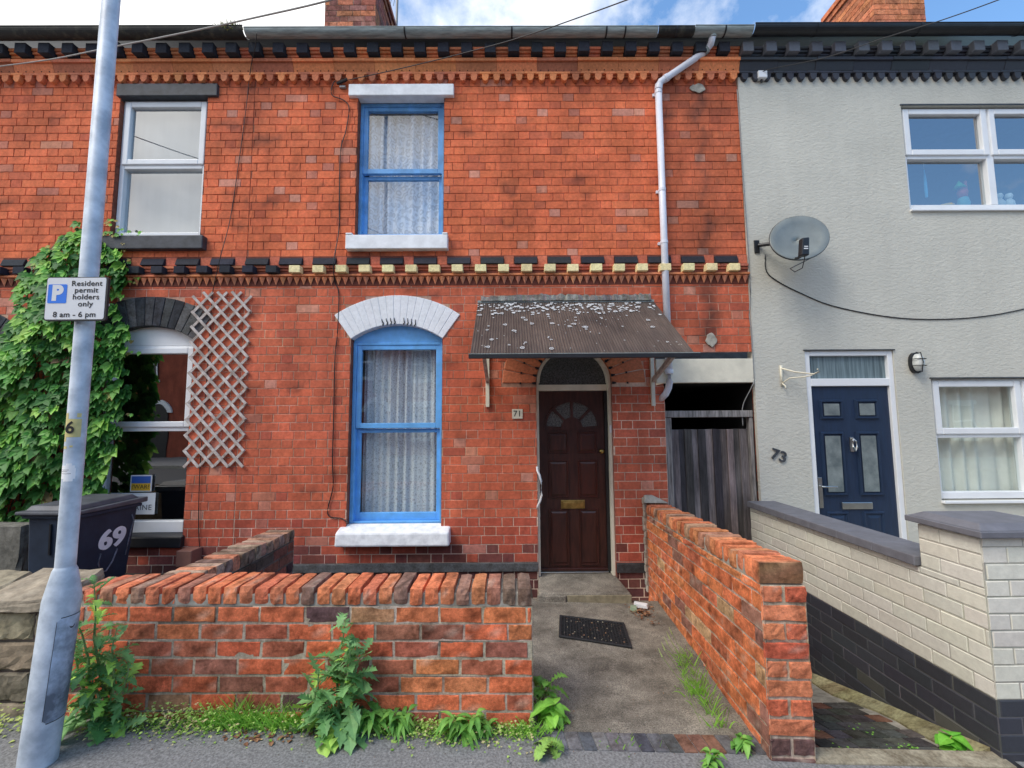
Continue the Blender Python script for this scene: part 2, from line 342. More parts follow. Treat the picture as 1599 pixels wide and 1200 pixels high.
def brickwork(mb, P, u0, u1, z0, z1, colour, mortar, course=.0888, bond=(.237, .119), joint=.006, holes=None, mholes=None,
              depth=.005, bev=.003, rag=.0016, nx=1, nz=1, top_fn=None, phase=0.0, m=0):
    per = sum(bond); nrow = int(math.ceil((z1-z0)/course-1e-6))
    for r in range(nrow):
        a, b = z0+r*course, min(z1, z0+(r+1)*course)
        if b-a < .012: continue
        hs = holes(a, b) if holes else []; mh = (mholes or holes)(a, b) if (mholes or holes) else []
        for s0, s1 in subtract(u0, u1, mh):
            q = mortar((s0+s1)/2, a)
            n = max(1, int((s1-s0)/.5)); 
            for k in range(n):
                e0, e1 = s0+(s1-s0)*k/n, s0+(s1-s0)*(k+1)/n; q = mortar((e0+e1)/2, a)
                mb.poly((P(e0, a, -depth), P(e1, a, -depth), P(e1, b, -depth), P(e0, b, -depth)), q, m)
        u = u0-per + ((per*.5 if len(bond) == 2 else bond[0]*.5) if r % 2 else 0) + phase + random.uniform(-.02, .02)
        k = 0
        while u < u1:
            w = bond[k % len(bond)]*(1+random.uniform(-.03, .03)); head = len(bond) == 2 and k % 2 == 1; k += 1
            for s0, s1 in subtract(max(u, u0), min(u+w, u1), hs) if u+w > u0 else []:
                jj = joint*random.uniform(.75, 1.25)
                if s1-s0-jj > .012 and b-a-jj > .01:
                    one_brick(mb, P, s0+jj/2, s1-jj/2, a+jj/2, b-jj/2, colour((s0+s1)/2, (a+b)/2, head), random.uniform(-.0012, .0014), -depth-.001, min(bev, (s1-s0)*.2), rag, nx, nz, m)
            u += w
def frame_xz(y): return lambda u, z, d: (u, y-d, z)                 # faces the street
def frame_yz(x, sgn): return lambda u, z, d: (x+sgn*d, u, z)        # faces sideways (sgn = side it faces)

# ------------------------------------------------------------------ ground
def gz(x): return -.012 - .03*max(-4.5, min(4.5, x))        # the pavement falls gently to the right
def ground(name, m, x0, x1, y0, y1, lift=0, nx=16, zf=None, rim=0):
    q = MB(); xs = [x0+(x1-x0)*k/nx for k in range(nx+1)]; ny = max(1, int((y1-y0)/.4)); ys = [y0+(y1-y0)*k/ny for k in range(ny+1)]
    ix = [[q.vert((x, y, (zf(x, y) if zf else gz(x))+lift)) for x in xs] for y in ys]
    for j in range(ny):
        for i in range(nx): q.face((ix[j][i], ix[j][i+1], ix[j+1][i+1], ix[j+1][i]))
    return tag(q.build(name, m, smooth=True), kind='structure')
def path_z(x, y): return gz(x) + .004 - max(0, y+2.1)*.012 + .022/(1+math.exp(-(y+1.36)*60)) + .003*math.sin(x*9)*math.sin(y*7)
def ramp_z(x, y): return -.10 - .27*max(0, y+2.22)
xs = [-60, -30, -12, -8, -6] + [-4.5+.5*k for k in range(19)] + [6, 8, 12, 30, 60]
q = MB(); ys = [-60, -30, -22.5, -5.15, -2.5, -2.08]
ix = [[q.vert((x, y, gz(x) - (.125 if y < -5 else 0) - (.35 if False else 0))) for x in xs] for y in ys]
for j in range(len(ys)-1):
    for i in range(len(xs)-1): q.face((ix[j][i], ix[j][i+1], ix[j+1][i+1], ix[j+1][i]), 0)
# pavement with its kerb, the road, the far pavement
q = MB()
for (y0, y1, dz, mi) in ((-5.2, -2.08, 0, 0), (-5.34, -5.2, .003, 2), (-11.6, -5.34, -.11, 1), (-14.5, -11.6, 0, 0), (-60, -14.5, -.002, 0)):
    n = 6 if y1 == -2.08 else 1 if y1-y0 < .5 else 3
    for j in range(n):
        a, b = y0+(y1-y0)*j/n, y0+(y1-y0)*(j+1)/n
        for i in range(len(xs)-1):
            if y1 == -2.08 and 1.45 < xs[i] < 2.45 and j == n-1: b = -2.30      # the passage mouth cuts in here
            else: b = y0+(y1-y0)*(j+1)/n
            q.poly([(xs[i], a, gz(xs[i])+dz), (xs[i+1], a, gz(xs[i+1])+dz), (xs[i+1], b, gz(xs[i+1])+dz), (xs[i], b, gz(xs[i])+dz)], m=mi)
for i in range(len(xs)-1):
    for y, a, b in ((-5.34, -.11, .003), (-11.6, -.11, 0)):
        q.poly([(xs[i], y, gz(xs[i])+a), (xs[i+1], y, gz(xs[i+1])+a), (xs[i+1], y, gz(xs[i+1])+b), (xs[i], y, gz(xs[i])+b)], m=2)
tag(q.build('pavement', [M['tarmac'], M['road'], M['mortar']]), kind='structure')
ground('front_garden', M['soil'], -2.3, .2, -1.95, .06, .0)
ground('front_garden', M['soil'], -9, -2.3, -2.05, .06, .03)
ground('front_garden', M['mortar'], 2.5, 9, -2.2, .06, .26)
ground('garden_path', M['concrete'], .10, 1.42, -2.12, -.34, 0, 14, path_z)
ground('passage_floor', M['mortar'], 1.45, 2.56, -2.2, .6, 0, 6, ramp_z)
q = MB()                                              # brick-on-flat edging where the path meets the pavement
for k in range(16):
    x = .13+k*.072; c = (.26,.13,.09) if k in (10, 11, 12) else random.choice([(.13,.13,.14),(.16,.16,.165),(.11,.11,.13),(.15,.14,.13)])
    q.hexa([(x+dx*.066+sk, y, gz(x)-.02) for dx, y, sk in ((0,-2.245,.012),(1,-2.245,.012),(1,-2.118,0),(0,-2.118,0))] +
           [(x+dx*.066+sk, y, gz(x)+.006+random.uniform(-.001,.001)) for dx, y, sk in ((0,-2.245,.012),(1,-2.245,.012),(1,-2.118,0),(0,-2.118,0))], jit(c, .2))
tag(q.build('path_edging', M['oldbrick'], bevel=.004), kind='structure')
q = MB()                                              # paviours and kerb at the mouth of the passage
for j in range(7):
    for k in range(9):
        x, y = 1.5+k*.105+(.05 if j % 2 else 0), -2.19+j*.115
        if x > 2.28-.0*j: continue
        c = jit(random.choice([(.07,.072,.075),(.075,.08,.07),(.06,.06,.055),(.08,.08,.075),(.06,.065,.06),(.08,.08,.08),(.09,.09,.085),(.20,.10,.07)]), .25); z = ramp_z(x, y)+.008; z2 = ramp_z(x, y+.105)+.008
        q.hexa([(x,y,z-.03),(x+.098,y,z-.03),(x+.098,y+.105,z2-.03),(x,y+.105,z2-.03),(x,y,z),(x+.098,y,z),(x+.098,y+.105,z2),(x,y+.105,z2)], c)
q.hexa([(1.48,-2.30,-.2),(2.46,-2.30,-.2),(2.46,-2.2,-.2),(1.48,-2.2,-.2),(1.48,-2.30,-.047),(2.46,-2.30,-.078),(2.46,-2.2,-.074),(1.48,-2.2,-.044)], (.30,.27,.20))
tag(q.build('passage_paving', M['oldbrick'], bevel=.004), kind='structure')

# ------------------------------------------------------------------ facade brickwork
def rect_hole(x0, x1, z0, z1): return lambda a, b: [(x0, x1)] if b > z0+.008 and a < z1-.008 else []
def arch_hole(cx, zc, ri, ro, half):                  # segmental ring of bricks, half = half angle
    xi, zi, xo, zo = ri*math.sin(half), zc+ri*math.cos(half), ro*math.sin(half), zc+ro*math.cos(half)
    def outer(a, b):
        z = (a+b)/2
        if z < zi or z > zc+ro: return []
        w = math.sqrt(max(0, ro*ro-(z-zc)**2)) if z > zo else (xi+(xo-xi)*(z-zi)/max(1e-6, zo-zi) if zo > zi+1e-6 else xo)
        return [(cx-w, cx+w)]
    def inner(a, b):
        if b < zi-.02 or a > zc+ri: return []
        w = math.sqrt(max(0, ri*ri-(max(a, zi)-zc)**2)); return [(cx-w, cx+w)]
    return outer, inner
def union(fs): return lambda a, b: [h for f in fs for h in f(a, b)]
def leak(x, z, xc, w=.13): return max(0, 1-abs(x-xc+.05*math.sin(z*9))/w)
def fcol(x, z, head):
    k = random.random()
    if z > 3.4: c = (.70, .172, .076)
    elif x > 1.06 and z < 2.1: c = (.56, .142, .08)
    else: c = (.60, .145, .076)
    if k < (.11 if head else .025): c = random.choice([(.60,.24,.155),(.56,.20,.13),(.62,.27,.19)])
    elif k < (.20 if head else .07): c = tuple(v*f for v, f in zip(c, (.80, .80, .92)))
    elif k < .28 and z > .7: c = tuple(v*1.08 for v in c)
    if z < .62: c = tuple(a*b for a, b in zip(c, (.80, .72, .80)))
    if z < .40 and random.random() < .65: c = jit((.20, .062, .052), .2)
    return jit(c, .075)
def fmort(x, z):
    if x > 1.06 and z < 2.1: return jit((.72, .56, .44), .1)
    if z < .7: return jit((.68, .52, .41), .12)
    if z < 3.1: return jit((.55, .32, .23), .2)
    return jit((.40, .155, .10), .3)
def stain(q):                                           # soot and run-off marks left on the bricks themselves
    rnd = random.Random(3); smudge = {}
    for i, (x, y, z) in enumerate(q.v):
        f = 1.0
        for xc, z0, z1, w, s in ((2.10, 4.95, 5.30, .13, .75), (2.12, 3.7, 5.0, .05, .5), (2.13, 3.30, 3.75, .10, .6), (2.13, 2.9, 3.1, .16, .6), (2.12, 2.45, 2.80, .14, .75), (2.12, 2.7, 3.0, .07, .5), (1.78, 5.0, 5.45, .16, .4), (2.15, 3.4, 5.4, .65, .35), (-2.85, 4.6, 5.5, .5, .35), (-1.2, 3.35, 3.45, .8, .35), (-1.2, .3, .42, .8, .3)):
            if z0-.06 < z < z1+.06: f *= 1-s*max(0, 1-abs(x-xc+.04*math.sin(z*13))/w)*min(1, (z-z0+.06)/.06, (z1+.06-z)/.06)*rnd.uniform(.55, 1)
        k = (round(x/.16), round(z/.0888)); 
        if k not in smudge: smudge[k] = rnd.random()
        if smudge[k] < .03: f *= rnd.uniform(.5, .95)
        if z > 5.2: f *= 1-.18*min(1, (z-5.2)/.25)*rnd.random()
        f *= rnd.uniform(.90, 1.08)
        c = q.c[i]; g_ = sum(c)/3; q.c[i] = tuple(v*f*(.75+.25*f)+g_*.12*(1-f) for v in c)
def weather(q, lo=.72, p=.12):                         # spalls, soot and lime bloom on old garden bricks
    rnd = random.Random(9)
    for i, c in enumerate(q.c):
        f = rnd.uniform(lo, 1.12); k = rnd.random()
        if k < p: f *= rnd.uniform(.35, .7)
        if k > .96: q.c[i] = tuple(v*.6+.4*w for v, w in zip(c, (.50,.44,.36)))
        else: q.c[i] = tuple(v*f for v in c)
def arch_ring(cx, zc, ri, ro, half, n, y0, y1, c, gap=.004, m=0, rows=1, var=.1):
    q = MB()
    for w in range(rows):
        r0, r1 = ri+(ro-ri)*w/rows+(.004 if w else 0), ri+(ro-ri)*(w+1)/rows
        for k in range(n):
            t0, t1 = -half+2*half*k/n, -half+2*half*(k+1)/n; g = gap/2
            def pt(r, t, s): 
                return (cx+r*math.sin(t)+s*g*math.cos(t), zc+r*math.cos(t)-s*g*math.sin(t))
            p = [pt(r0, t0, 1), pt(r0, t1, -1), pt(r1, t1, -1), pt(r1, t0, 1)]; yy = y0+random.uniform(-.002, .002)
            q.prism([(a, yy, b) for a, b in p], (0, y1-yy, 0), jit(c() if callable(c) else c, var), m)
    return q
def arch_poly(cx, zc, r, half, zbase, y, n=18):       # area between a chord and its arch
    pts = [(cx-r*math.sin(half), y, zbase), (cx+r*math.sin(half), y, zbase)]
    return pts + [(cx+r*math.sin(half-2*half*k/n), y, zc+r*math.cos(half-2*half*k/n)) for k in range(n+1)]
def rect_frame(q, x0, x1, z0, z1, tl, tr, tb, tt, y0, y1, m=0, c=(.5,.5,.5)):
    q.box(x0, x0+tl, y0, y1, z0, z1, c, m); q.box(x1-tr, x1, y0, y1, z0, z1, c, m)
    q.box(x0+tl, x1-tr, y0, y1, z0, z0+tb, c, m); q.box(x0+tl, x1-tr, y0, y1, z1-tt, z1, c, m)
def pane(name, parent, x0, x1, z0, z1, y, m):
    q = MB(); q.poly([(x0, y, z0), (x1, y, z0), (x1, y, z1), (x0, y, z1)]); return q.build(name, m, parent)
def room(parent, x0, x1, z0, z1, y0, y1, m, name='room_interior'):
    q = MB(); a = [(x0,y0,z0),(x1,y0,z0),(x1,y0,z1),(x0,y0,z1)]; b = [(x,y1,z) for x,_,z in a]
    q.poly(b)
    for k in range(4): q.poly((a[k], a[(k+1) % 4], b[(k+1) % 4], b[k]))
    return q.build(name, m, parent)
def reveal(q, x0, x1, z0, z1, y0, y1, c, sides='lrt'):
    s = .0
    if 'l' in sides:
        n = int((z1-z0)/.0888)+1
        for k in range(n):
            a, b = z0+k*.0888, min(z1, z0+(k+1)*.0888)
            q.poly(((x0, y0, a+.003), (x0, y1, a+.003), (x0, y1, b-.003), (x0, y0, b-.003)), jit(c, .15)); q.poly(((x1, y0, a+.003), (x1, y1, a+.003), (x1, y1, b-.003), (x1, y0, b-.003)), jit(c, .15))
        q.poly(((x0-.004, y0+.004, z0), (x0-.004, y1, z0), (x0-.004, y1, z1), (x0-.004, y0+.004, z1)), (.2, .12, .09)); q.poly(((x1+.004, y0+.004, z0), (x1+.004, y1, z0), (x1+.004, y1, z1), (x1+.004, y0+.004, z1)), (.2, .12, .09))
    if 't' in sides: q.poly(((x0, y0, z1), (x1, y0, z1), (x1, y1, z1), (x0, y1, z1)), c)
def arch_reveal(q, cx, zc, r, half, y0, y1, c, n=20):
    for k in range(n):
        t0, t1 = -half+2*half*k/n, -half+2*half*(k+1)/n
        q.poly(((cx+r*math.sin(t0), y0, zc+r*math.cos(t0)), (cx+r*math.sin(t1), y0, zc+r*math.cos(t1)), (cx+r*math.sin(t1), y1, zc+r*math.cos(t1)), (cx+r*math.sin(t0), y1, zc+r*math.cos(t0))), c)

ORANGE = (.70, .24, .10)
def oc(): return random.choice([ORANGE, ORANGE, (.62,.20,.10), (.66,.23,.10), (.50,.17,.09)])
def cornice(parent, x0, x1, mats, oc, blockc, dark=False):
    q = MB()
    L_ = x1-x0
    q.box(x0, x1, -.004, .1, 5.47, 5.80, jit(oc(), .1) if not dark else oc())
    n = int(round(L_/.43))                                                     # ledge over a drilled, coved band
    for k in range(n):
        a, b = x0+L_*k/n, x0+L_*(k+1)/n; c = jit(oc(), .18); e = random.uniform(-.003, .003)
        q.box(a+.001, b-.001, -.098+e, .0, 5.562, 5.598, jit(c, .1))
        q.hexa([(a+.001,-.046+e,5.472),(b-.001,-.046+e,5.472),(b-.001,0,5.472),(a+.001,0,5.472),(a+.001,-.078+e,5.561),(b-.001,-.078+e,5.561),(b-.001,0,5.561),(a+.001,0,5.561)], tuple(v*.82 for v in c))
        if not dark:
            for h in range(5):
                hx = a+.04+.0855*h; q.box(hx-.006, hx+.006, -.0535+e, -.046, 5.480, 5.493, (.05, .02, .015))
    n = int(round(L_/.1255))                                                    # hanging tongues
    for k in range(n):
        a = x0+L_*k/n; w = L_/n; c = jit(oc(), .16); cx = a+w/2; e = random.uniform(-.003, .003)
        q.box(a+.0005, a+w-.0005, -.052+e, 0, 5.447, 5.471, c)
        pts = [(cx-.038, 5.446), (cx-.034, 5.400), (cx-.02, 5.374), (cx, 5.366), (cx+.02, 5.374), (cx+.034, 5.400), (cx+.038, 5.446)]
        q.prism([(px, -.051+e, pz) for px, pz in pts], (0, .051, 0), c)
        q.box(a+.0005, cx-.039, -.020, 0, 5.426, 5.4465, tuple(v*.8 for v in c)); q.box(cx+.039, a+w-.0005, -.020, 0, 5.426, 5.4465, tuple(v*.8 for v in c))
    n = int(round(L_/.2565))
    for k in range(n):                                                          # stepped bricks between the blocks
        a = x0+L_*k/n; c = jit(oc(), .2)
        for y, z, zz in ((-.050, 5.599, 5.636), (-.064, 5.637, 5.662), (-.085, 5.663, 5.690), (-.10, 5.691, 5.72)): q.box(a+.124, a+L_/n-.003, y, -.004, z, zz, jit(c, .1))
    o = q.build('cornice', mats, parent, bevel=.004)
    for k in range(n):
        q = MB(); a = x0+L_*k/n; e = random.uniform(-.006, .006)
        q.box(a+.002, a+.120, -.150+e, -.004, 5.620, 5.735, jit(blockc, .08)); q.build('dentil_block', mats, o, bevel=.004)
def string_course(parent, x0, x1, mats, block):
    q = MB(); q.box(x0, x1, -.003, .1, 3.075, 3.40, (.16, .05, .035))
    n = int(round((x1-x0)/.356)); w = (x1-x0)/n
    for k in range(n):
        a = x0+w*k
        q.hexa([(a+.004,-.045,3.298),(a+.246,-.045,3.298),(a+.246,0,3.298),(a+.004,0,3.298),(a+.004,-.02,3.374),(a+.246,-.02,3.374),(a+.246,0,3.374),(a+.004,0,3.374)], jit((.030,.032,.040), .25))
        c = jit((.56,.155,.09), .15); q.box(a+.252, a+w-.002, -.008, 0, 3.300, 3.392, c)
    n2 = int(round((x1-x0)/.30)); w2 = (x1-x0)/n2
    for k in range(n2):
        a = x0+w2*k; c = jit((.40,.12,.07), .3)
        q.box(a+.001, a+w2-.001, -.012, 0, 3.236, 3.262, c); q.box(a+.001, a+w2-.001, -.026, 0, 3.264, 3.292, jit(c, .2)); q.box(a+.001, a+w2-.001, -.048, 0, 3.168, 3.190, jit((.60,.21,.10), .2))
    n3 = int(round((x1-x0)/.0735)); w3 = (x1-x0)/n3
    for k in range(n3):
        a = x0+w3*k; c = jit(random.choice([(.78,.32,.16), (.72,.28,.15), (.56,.23,.14)]), .15); b = -.036
        p0, p1, p2, mid = (a+.001, -.020, 3.166), (a+w3-.001, -.020, 3.166), (a+w3/2, -.008, 3.080), (a+w3/2, -.044, 3.160)
        for t in ((p0, mid, p2), (mid, p1, p2), (p0, p1, mid)): q.poly(t, c)
    o = q.build('string_course', mats, parent, bevel=.003)
    n = int(round((x1-x0)/.2425)); w = (x1-x0)/n
    for k in range(n):
        q = MB(); a = x0+w*k+.01; c = block(a)
        q.box(a, a+.116+random.uniform(-.003, .003), -.088+random.uniform(-.005, .005), -.004, 3.196, 3.272, c); q.build('dentil_block', mats, o, bevel=.004)
def slate_roof(parent, x0, x1, y0=-.1, z0=5.83, pitch=35):
    q = MB(); t = math.tan(R(pitch)); n = 12
    for k in range(n):
        a, b = 4.3*k/n, 4.3*(k+1)/n+.04
        q.hexa([(x0,y0+a,z0+a*t),(x1,y0+a,z0+a*t),(x1,y0+b,z0+b*t-.012),(x0,y0+b,z0+b*t-.012),(x0,y0+a,z0+a*t+.018),(x1,y0+a,z0+a*t+.018),(x1,y0+b,z0+b*t+.004),(x0,y0+b,z0+b*t+.004)])
    q.poly([(x0, y0+4.3, z0+4.3*t), (x1, y0+4.3, z0+4.3*t), (x1, y0+8.6, z0), (x0, y0+8.6, z0)])
    for y in (8.45,): q.poly([(x0, y, -.3), (x1, y, -.3), (x1, y, z0+.02), (x0, y, z0+.02)])
    return q.build('roof', M['roof'], parent)
def chimney(parent, x0, x1, y0, y1, z1, ccol):
    q = MB(); mo = lambda x, z: jit((.38, .26, .19), .15); zb = 6.2
    kw = dict(course=.0875, rag=.003, depth=.006)
    brickwork(q, frame_xz(y0), x0, x1, zb, z1, ccol, mo, **kw)
    brickwork(q, frame_yz(x1, 1), y0, y1, zb, z1, ccol, mo, **kw); brickwork(q, frame_yz(x0, -1), y0, y1, zb, z1, ccol, mo, **kw)
    for z, o in ((z1, .03), (z1+.0875, .06)):
        for k in range(5):
            for j in range(5):
                a, b = x0-o+(x1-x0+2*o)*k/5, y0-o+(y1-y0+2*o)*j/5
                q.box(a+.003, a+(x1-x0+2*o)/5-.003, b+.003, b+(y1-y0+2*o)/5-.003, z+.003, z+.0875-.003, ccol(a, z, 0))
    o = q.build('chimney', M['oldbrick'], parent)
    for k in range(2):
        p = MB(); p.lathe([(.001, 0), (.13, 0), (.125, .05), (.10, .4), (.12, .44), (.12, .48), (.085, .48)], ((x0+x1)/2, y0+.25+k*.45, z1+.175), c=(.42, .2, .11)); p.build('chimney_pot', M['terracotta'], o, smooth=True)
    return o
def ch_l(x, z, h): return jit(random.choice([(.52,.18,.10),(.40,.13,.09),(.24,.10,.08),(.54,.21,.11),(.30,.14,.11)]), .2)
def ch_r(x, z, h): return jit(random.choice([(.66,.25,.12),(.62,.22,.11),(.48,.18,.10)]), .15)
def gutter(parent, x0, x1, y, z, r, m, name='gutter', clips=(), drop=0):
    q = MB(); n = 12
    for (a, b) in ((x0, x1),):
        rings = []
        for x in (a, b):
            rings.append([q.vert((x, y+rr*math.cos(math.pi+math.pi*k/n), z+rr*math.sin(math.pi+math.pi*k/n)+ (drop if x == x1 else 0))) for rr in (r, r-.004) for k in range(n+1)])
        h = n+1
        for k in range(n):
            q.face((rings[0][k], rings[1][k], rings[1][k+1], rings[0][k+1])); q.face((rings[0][h+k], rings[0][h+k+1], rings[1][h+k+1], rings[1][h+k]))
        for k in (0, n): q.face((rings[0][k], rings[0][h+k], rings[1][h+k], rings[1][k]))
        for rg in rings:
            for k in range(n): q.face((rg[k], rg[k+1], rg[h+k+1], rg[h+k]))
    q.tube([(x0, y-r+.002, z+.002), (x1, y-r+.002, z+.002+drop)], .007, 6)
    o = q.build(name, m, parent, smooth=False)
    for cx in clips:
        p = MB()
        for k in range(n):
            t0, t1 = math.pi+math.pi*k/n, math.pi+math.pi*(k+1)/n; r1 = r+.005
            p.hexa([(cx+dx, y+rr*math.cos(t), z+rr*math.sin(t)) for rr, in ((r1-.004,), (r1,)) for dx, t in ((-.008, t0), (.008, t0), (.008, t1), (-.008, t1))])
        p.build('gutter_clip', M['black'], o)
    return o

def sash_parts(win, x0, x1, z0, z1, zm, paint, y, glassm, ztop_rail=.06, lower_top=True):
    # upper sash stands proud of the lower one
    q = MB(); rect_frame(q, x0, x1, zm, z1, .048, .048, .055, ztop_rail, y, y+.045); u = q.build('sash', paint, win, bevel=.004)
    pane('pane', u, x0+.048, x1-.048, zm+.055, z1-ztop_rail, y+.022, glassm)
    q = MB(); rect_frame(q, x0-.012, x1+.012, z0, zm-.006, .055, .055, .078, .042, y+.05, y+.09); l = q.build('sash', paint, win, bevel=.004)
    pane('pane', l, x0+.043, x1-.043, z0+.078, zm-.048, y+.07, glassm)
def net(name, label, x0, x1, z0, z1, y, m, folds, amp, group=None, seed=1, gather=0):
    rnd = random.Random(seed); q = MB(); n = 110; f = [(rnd.uniform(.6, 1.6)*folds, rnd.uniform(0, 6.3), rnd.uniform(.3, 1)) for _ in range(5)]
    cols_ = []
    for j in range(9):
        t = j/8; row = []
        for i in range(n+1):
            s = i/n; w = sum(a*math.sin(s*k*6.283+ph+.8*(1-t)*math.sin(s*9+ph)) for k, ph, a in f)/2.2
            row.append(q.vert((x0+(x1-x0)*(s+gather*(1-t)*math.sin(s*6.283*1.5)*.02), y+amp*w*(.5+.5*(1-t)+.2), z1+(z0-z1)*t)))
        cols_.append(row)
    for j in range(8):
        for i in range(n): q.face((cols_[j][i], cols_[j][i+1], cols_[j+1][i+1], cols_[j+1][i]))
    return tag(q.build(name, m, smooth=True, origin=((x0+x1)/2, y, z0)), label, 'curtain', group)

# ================================================================== house 71
h71 = thing('terraced_house', (-.1, 0, 0), 'red brick terraced house numbered 71 with blue sash windows and a dark panelled door', 'house')
ao, ai = arch_hole(-1.19, 1.827, .826, 1.14, R(35.8)); do_, di = arch_hole(.667, 2.02, .393, .755, R(90))
H = [rect_hole(-1.66, -.712, 3.60, 5.20), rect_hole(-1.672, -.712, .56, 2.49), rect_hole(.274, 1.06, -.4, 2.03), rect_hole(1.612, 2.56, -.7, 2.02), rect_hole(1.525, 2.56, 2.012, 2.268)]
hb, hm = union(H+[ao, do_]), union(H+[ai, di])
q = MB()
brickwork(q, frame_xz(0), -2.81, 2.552, 3.385, 5.47, fcol, fmort, holes=hb, mholes=hm, joint=.0036, depth=.007, rag=.0022, nx=3)
brickwork(q, frame_xz(0), -2.81, 2.552, .207, 3.08, fcol, fmort, holes=hb, mholes=hm, joint=.0058, depth=.004, nx=3)
stain(q)
brickwork(q, frame_xz(0), -2.81, 2.552, -.32, .12, lambda x, z, h: jit((.12,.045,.042), .2), fmort, holes=hb, mholes=hm, joint=.008)
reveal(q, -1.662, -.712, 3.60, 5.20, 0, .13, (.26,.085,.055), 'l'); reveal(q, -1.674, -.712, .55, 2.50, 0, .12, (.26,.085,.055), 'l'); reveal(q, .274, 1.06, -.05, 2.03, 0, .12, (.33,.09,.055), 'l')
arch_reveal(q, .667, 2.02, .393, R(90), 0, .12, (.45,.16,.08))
q.build('wall', M['brick'], h71)
q = MB(); q.box(-2.81, .272, -.022, .02, .122, .205, (.10,.105,.11)); q.box(1.062, 1.61, -.022, .02, .10, .19, (.05,.052,.056)); q.build('plinth', M['oldbrick'], h71, bevel=.006)
cornice(h71, -2.81, 2.552, M['terracotta'], oc, (.032,.035,.046))
string_course(h71, -2.81, 2.552, M['terracotta'], lambda a: jit((.82,.70,.38), .08) if a > -2.5 else jit((.028,.031,.042), .2))
rf = slate_roof(h71, -2.81, 2.56)
q = MB()
for k, (x, w, dz) in enumerate(((.95,.5,.0),(1.22,.28,.02),(1.68,.3,.012),(2.0,.3,.006),(2.3,.28,.0))): q.hexa([(x,-.24,5.80+dz),(x+w,-.24,5.80+dz+.006),(x+w,.05,5.98),(x,.05,5.98),(x,-.24,5.812+dz),(x+w,-.24,5.818+dz),(x+w,.05,5.99),(x,.05,5.99)])
q.build('slipped_slates', M['roof'], rf)
chimney(rf, -2.74, -1.98, 1.5, 2.42, 8.3, ch_l)
gutter(h71, -2.80, 1.60, -.205, 5.802, .060, M['gutgrey'], clips=(-1.10, .04, 1.05, 1.25)); gutter(h71, 1.605, 1.99, -.205, 5.803, .060, M['gutdark'], clips=(1.8,)); gutter(h71, 1.995, 2.62, -.205, 5.806, .064, M['gutgrey'], clips=(2.32,))
# upper window
w = MB(); rect_frame(w, -1.662, -.712, 3.612, 5.205, .034, .034, .022, .036, .085, .19); win = w.build('window', M['bluefade'], h71, bevel=.004)
sash_parts(win, -1.628, -.746, 3.634, 5.169, 4.385, M['bluefade'], .10, M['glassup'], .045)
q = MB(); q.box(-1.735, -.655, -.075, .088, 3.452, 3.606); q.box(-1.735, -1.665, -.078, .0, 3.6065, 3.628); q.box(-.71, -.655, -.078, .0, 3.6065, 3.628); q.build('sill', M['white'], win, bevel=.008)
bx('lintel', M['white'], win, -1.758, -.602, -.045, .084, 5.203, 5.338, bevel=.008)
room(win, -1.9, -.5, 3.3, 5.5, .2, 2.2, M['room'])
net('net_curtain', 'patterned white net curtain behind the faded blue upper sash window', -1.60, -.76, 3.68, 5.15, .25, M['lace'], 6, .05, seed=3)
# lower window
w = MB(); rect_frame(w, -1.672, -.712, .585, 2.478, .038, .03, .02, .03, .075, .17)
w.prism(arch_poly(-1.19, 1.827, .828, R(35.4), 2.4785, .082), (0, .07, 0)); win = w.build('window', M['blue'], h71, bevel=.004)
sash_parts(win, -1.632, -.742, .606, 2.447, 1.562, M['blue'], .085, M['glass'], .048)
q = MB(); q.hexa([(-1.745,-.125,.400),(-.61,-.125,.400),(-.61,.074,.400),(-1.745,.074,.400),(-1.74,-.115,.535),(-.615,-.115,.535),(-.615,.074,.592),(-1.74,.074,.592)])
sill = q.build('sill', M['roughwhite'], win, bevel=.018)
q = arch_ring(-1.19, 1.827, .828, 1.14, R(35.6), 17, -.012, .09, (.86,.88,.91), gap=.0012, var=.012); 
q.prism([(a, -.006, b) for a, b in [(-1.19+r*math.sin(t), 1.827+r*math.cos(t)) for r, ts in ((.829, [R(35.4)*(k/9-1) for k in range(19)]), (1.137, [R(35.4)*(1-k/9) for k in range(19)])) for t in ts]], (0, .09, 0), (.72,.74,.77))
win_arch = q.build('arch', M['painted'], win, bevel=.005)
q = MB()                                              # drips of unpainted brick along the soffit of the arch
for t in (-10, -7, -4.2, -1.6, 5, 7.6, 10.2, 13): 
    for s in range(4):
        r = .832+.018*s; a = R(t)+.006*math.sin(s*1.7); q.box(-1.19+r*math.sin(a)-.006+.001*s, -1.19+r*math.sin(a)+.006-.001*s, -.0165, -.012, 1.827+r*math.cos(a)-.010, 1.827+r*math.cos(a)+.010, (.012,.012,.012))
q.build('bare_notches', M['black'], win_arch)
room(win, -1.95, -.45, .3, 2.7, .18, 2.2, M['room'])
net('net_curtain', 'dense ribbed white net curtain behind the bright blue lower window', -1.60, -.76, .62, 2.42, .235, M['laceband'], 7, .028, seed=9)
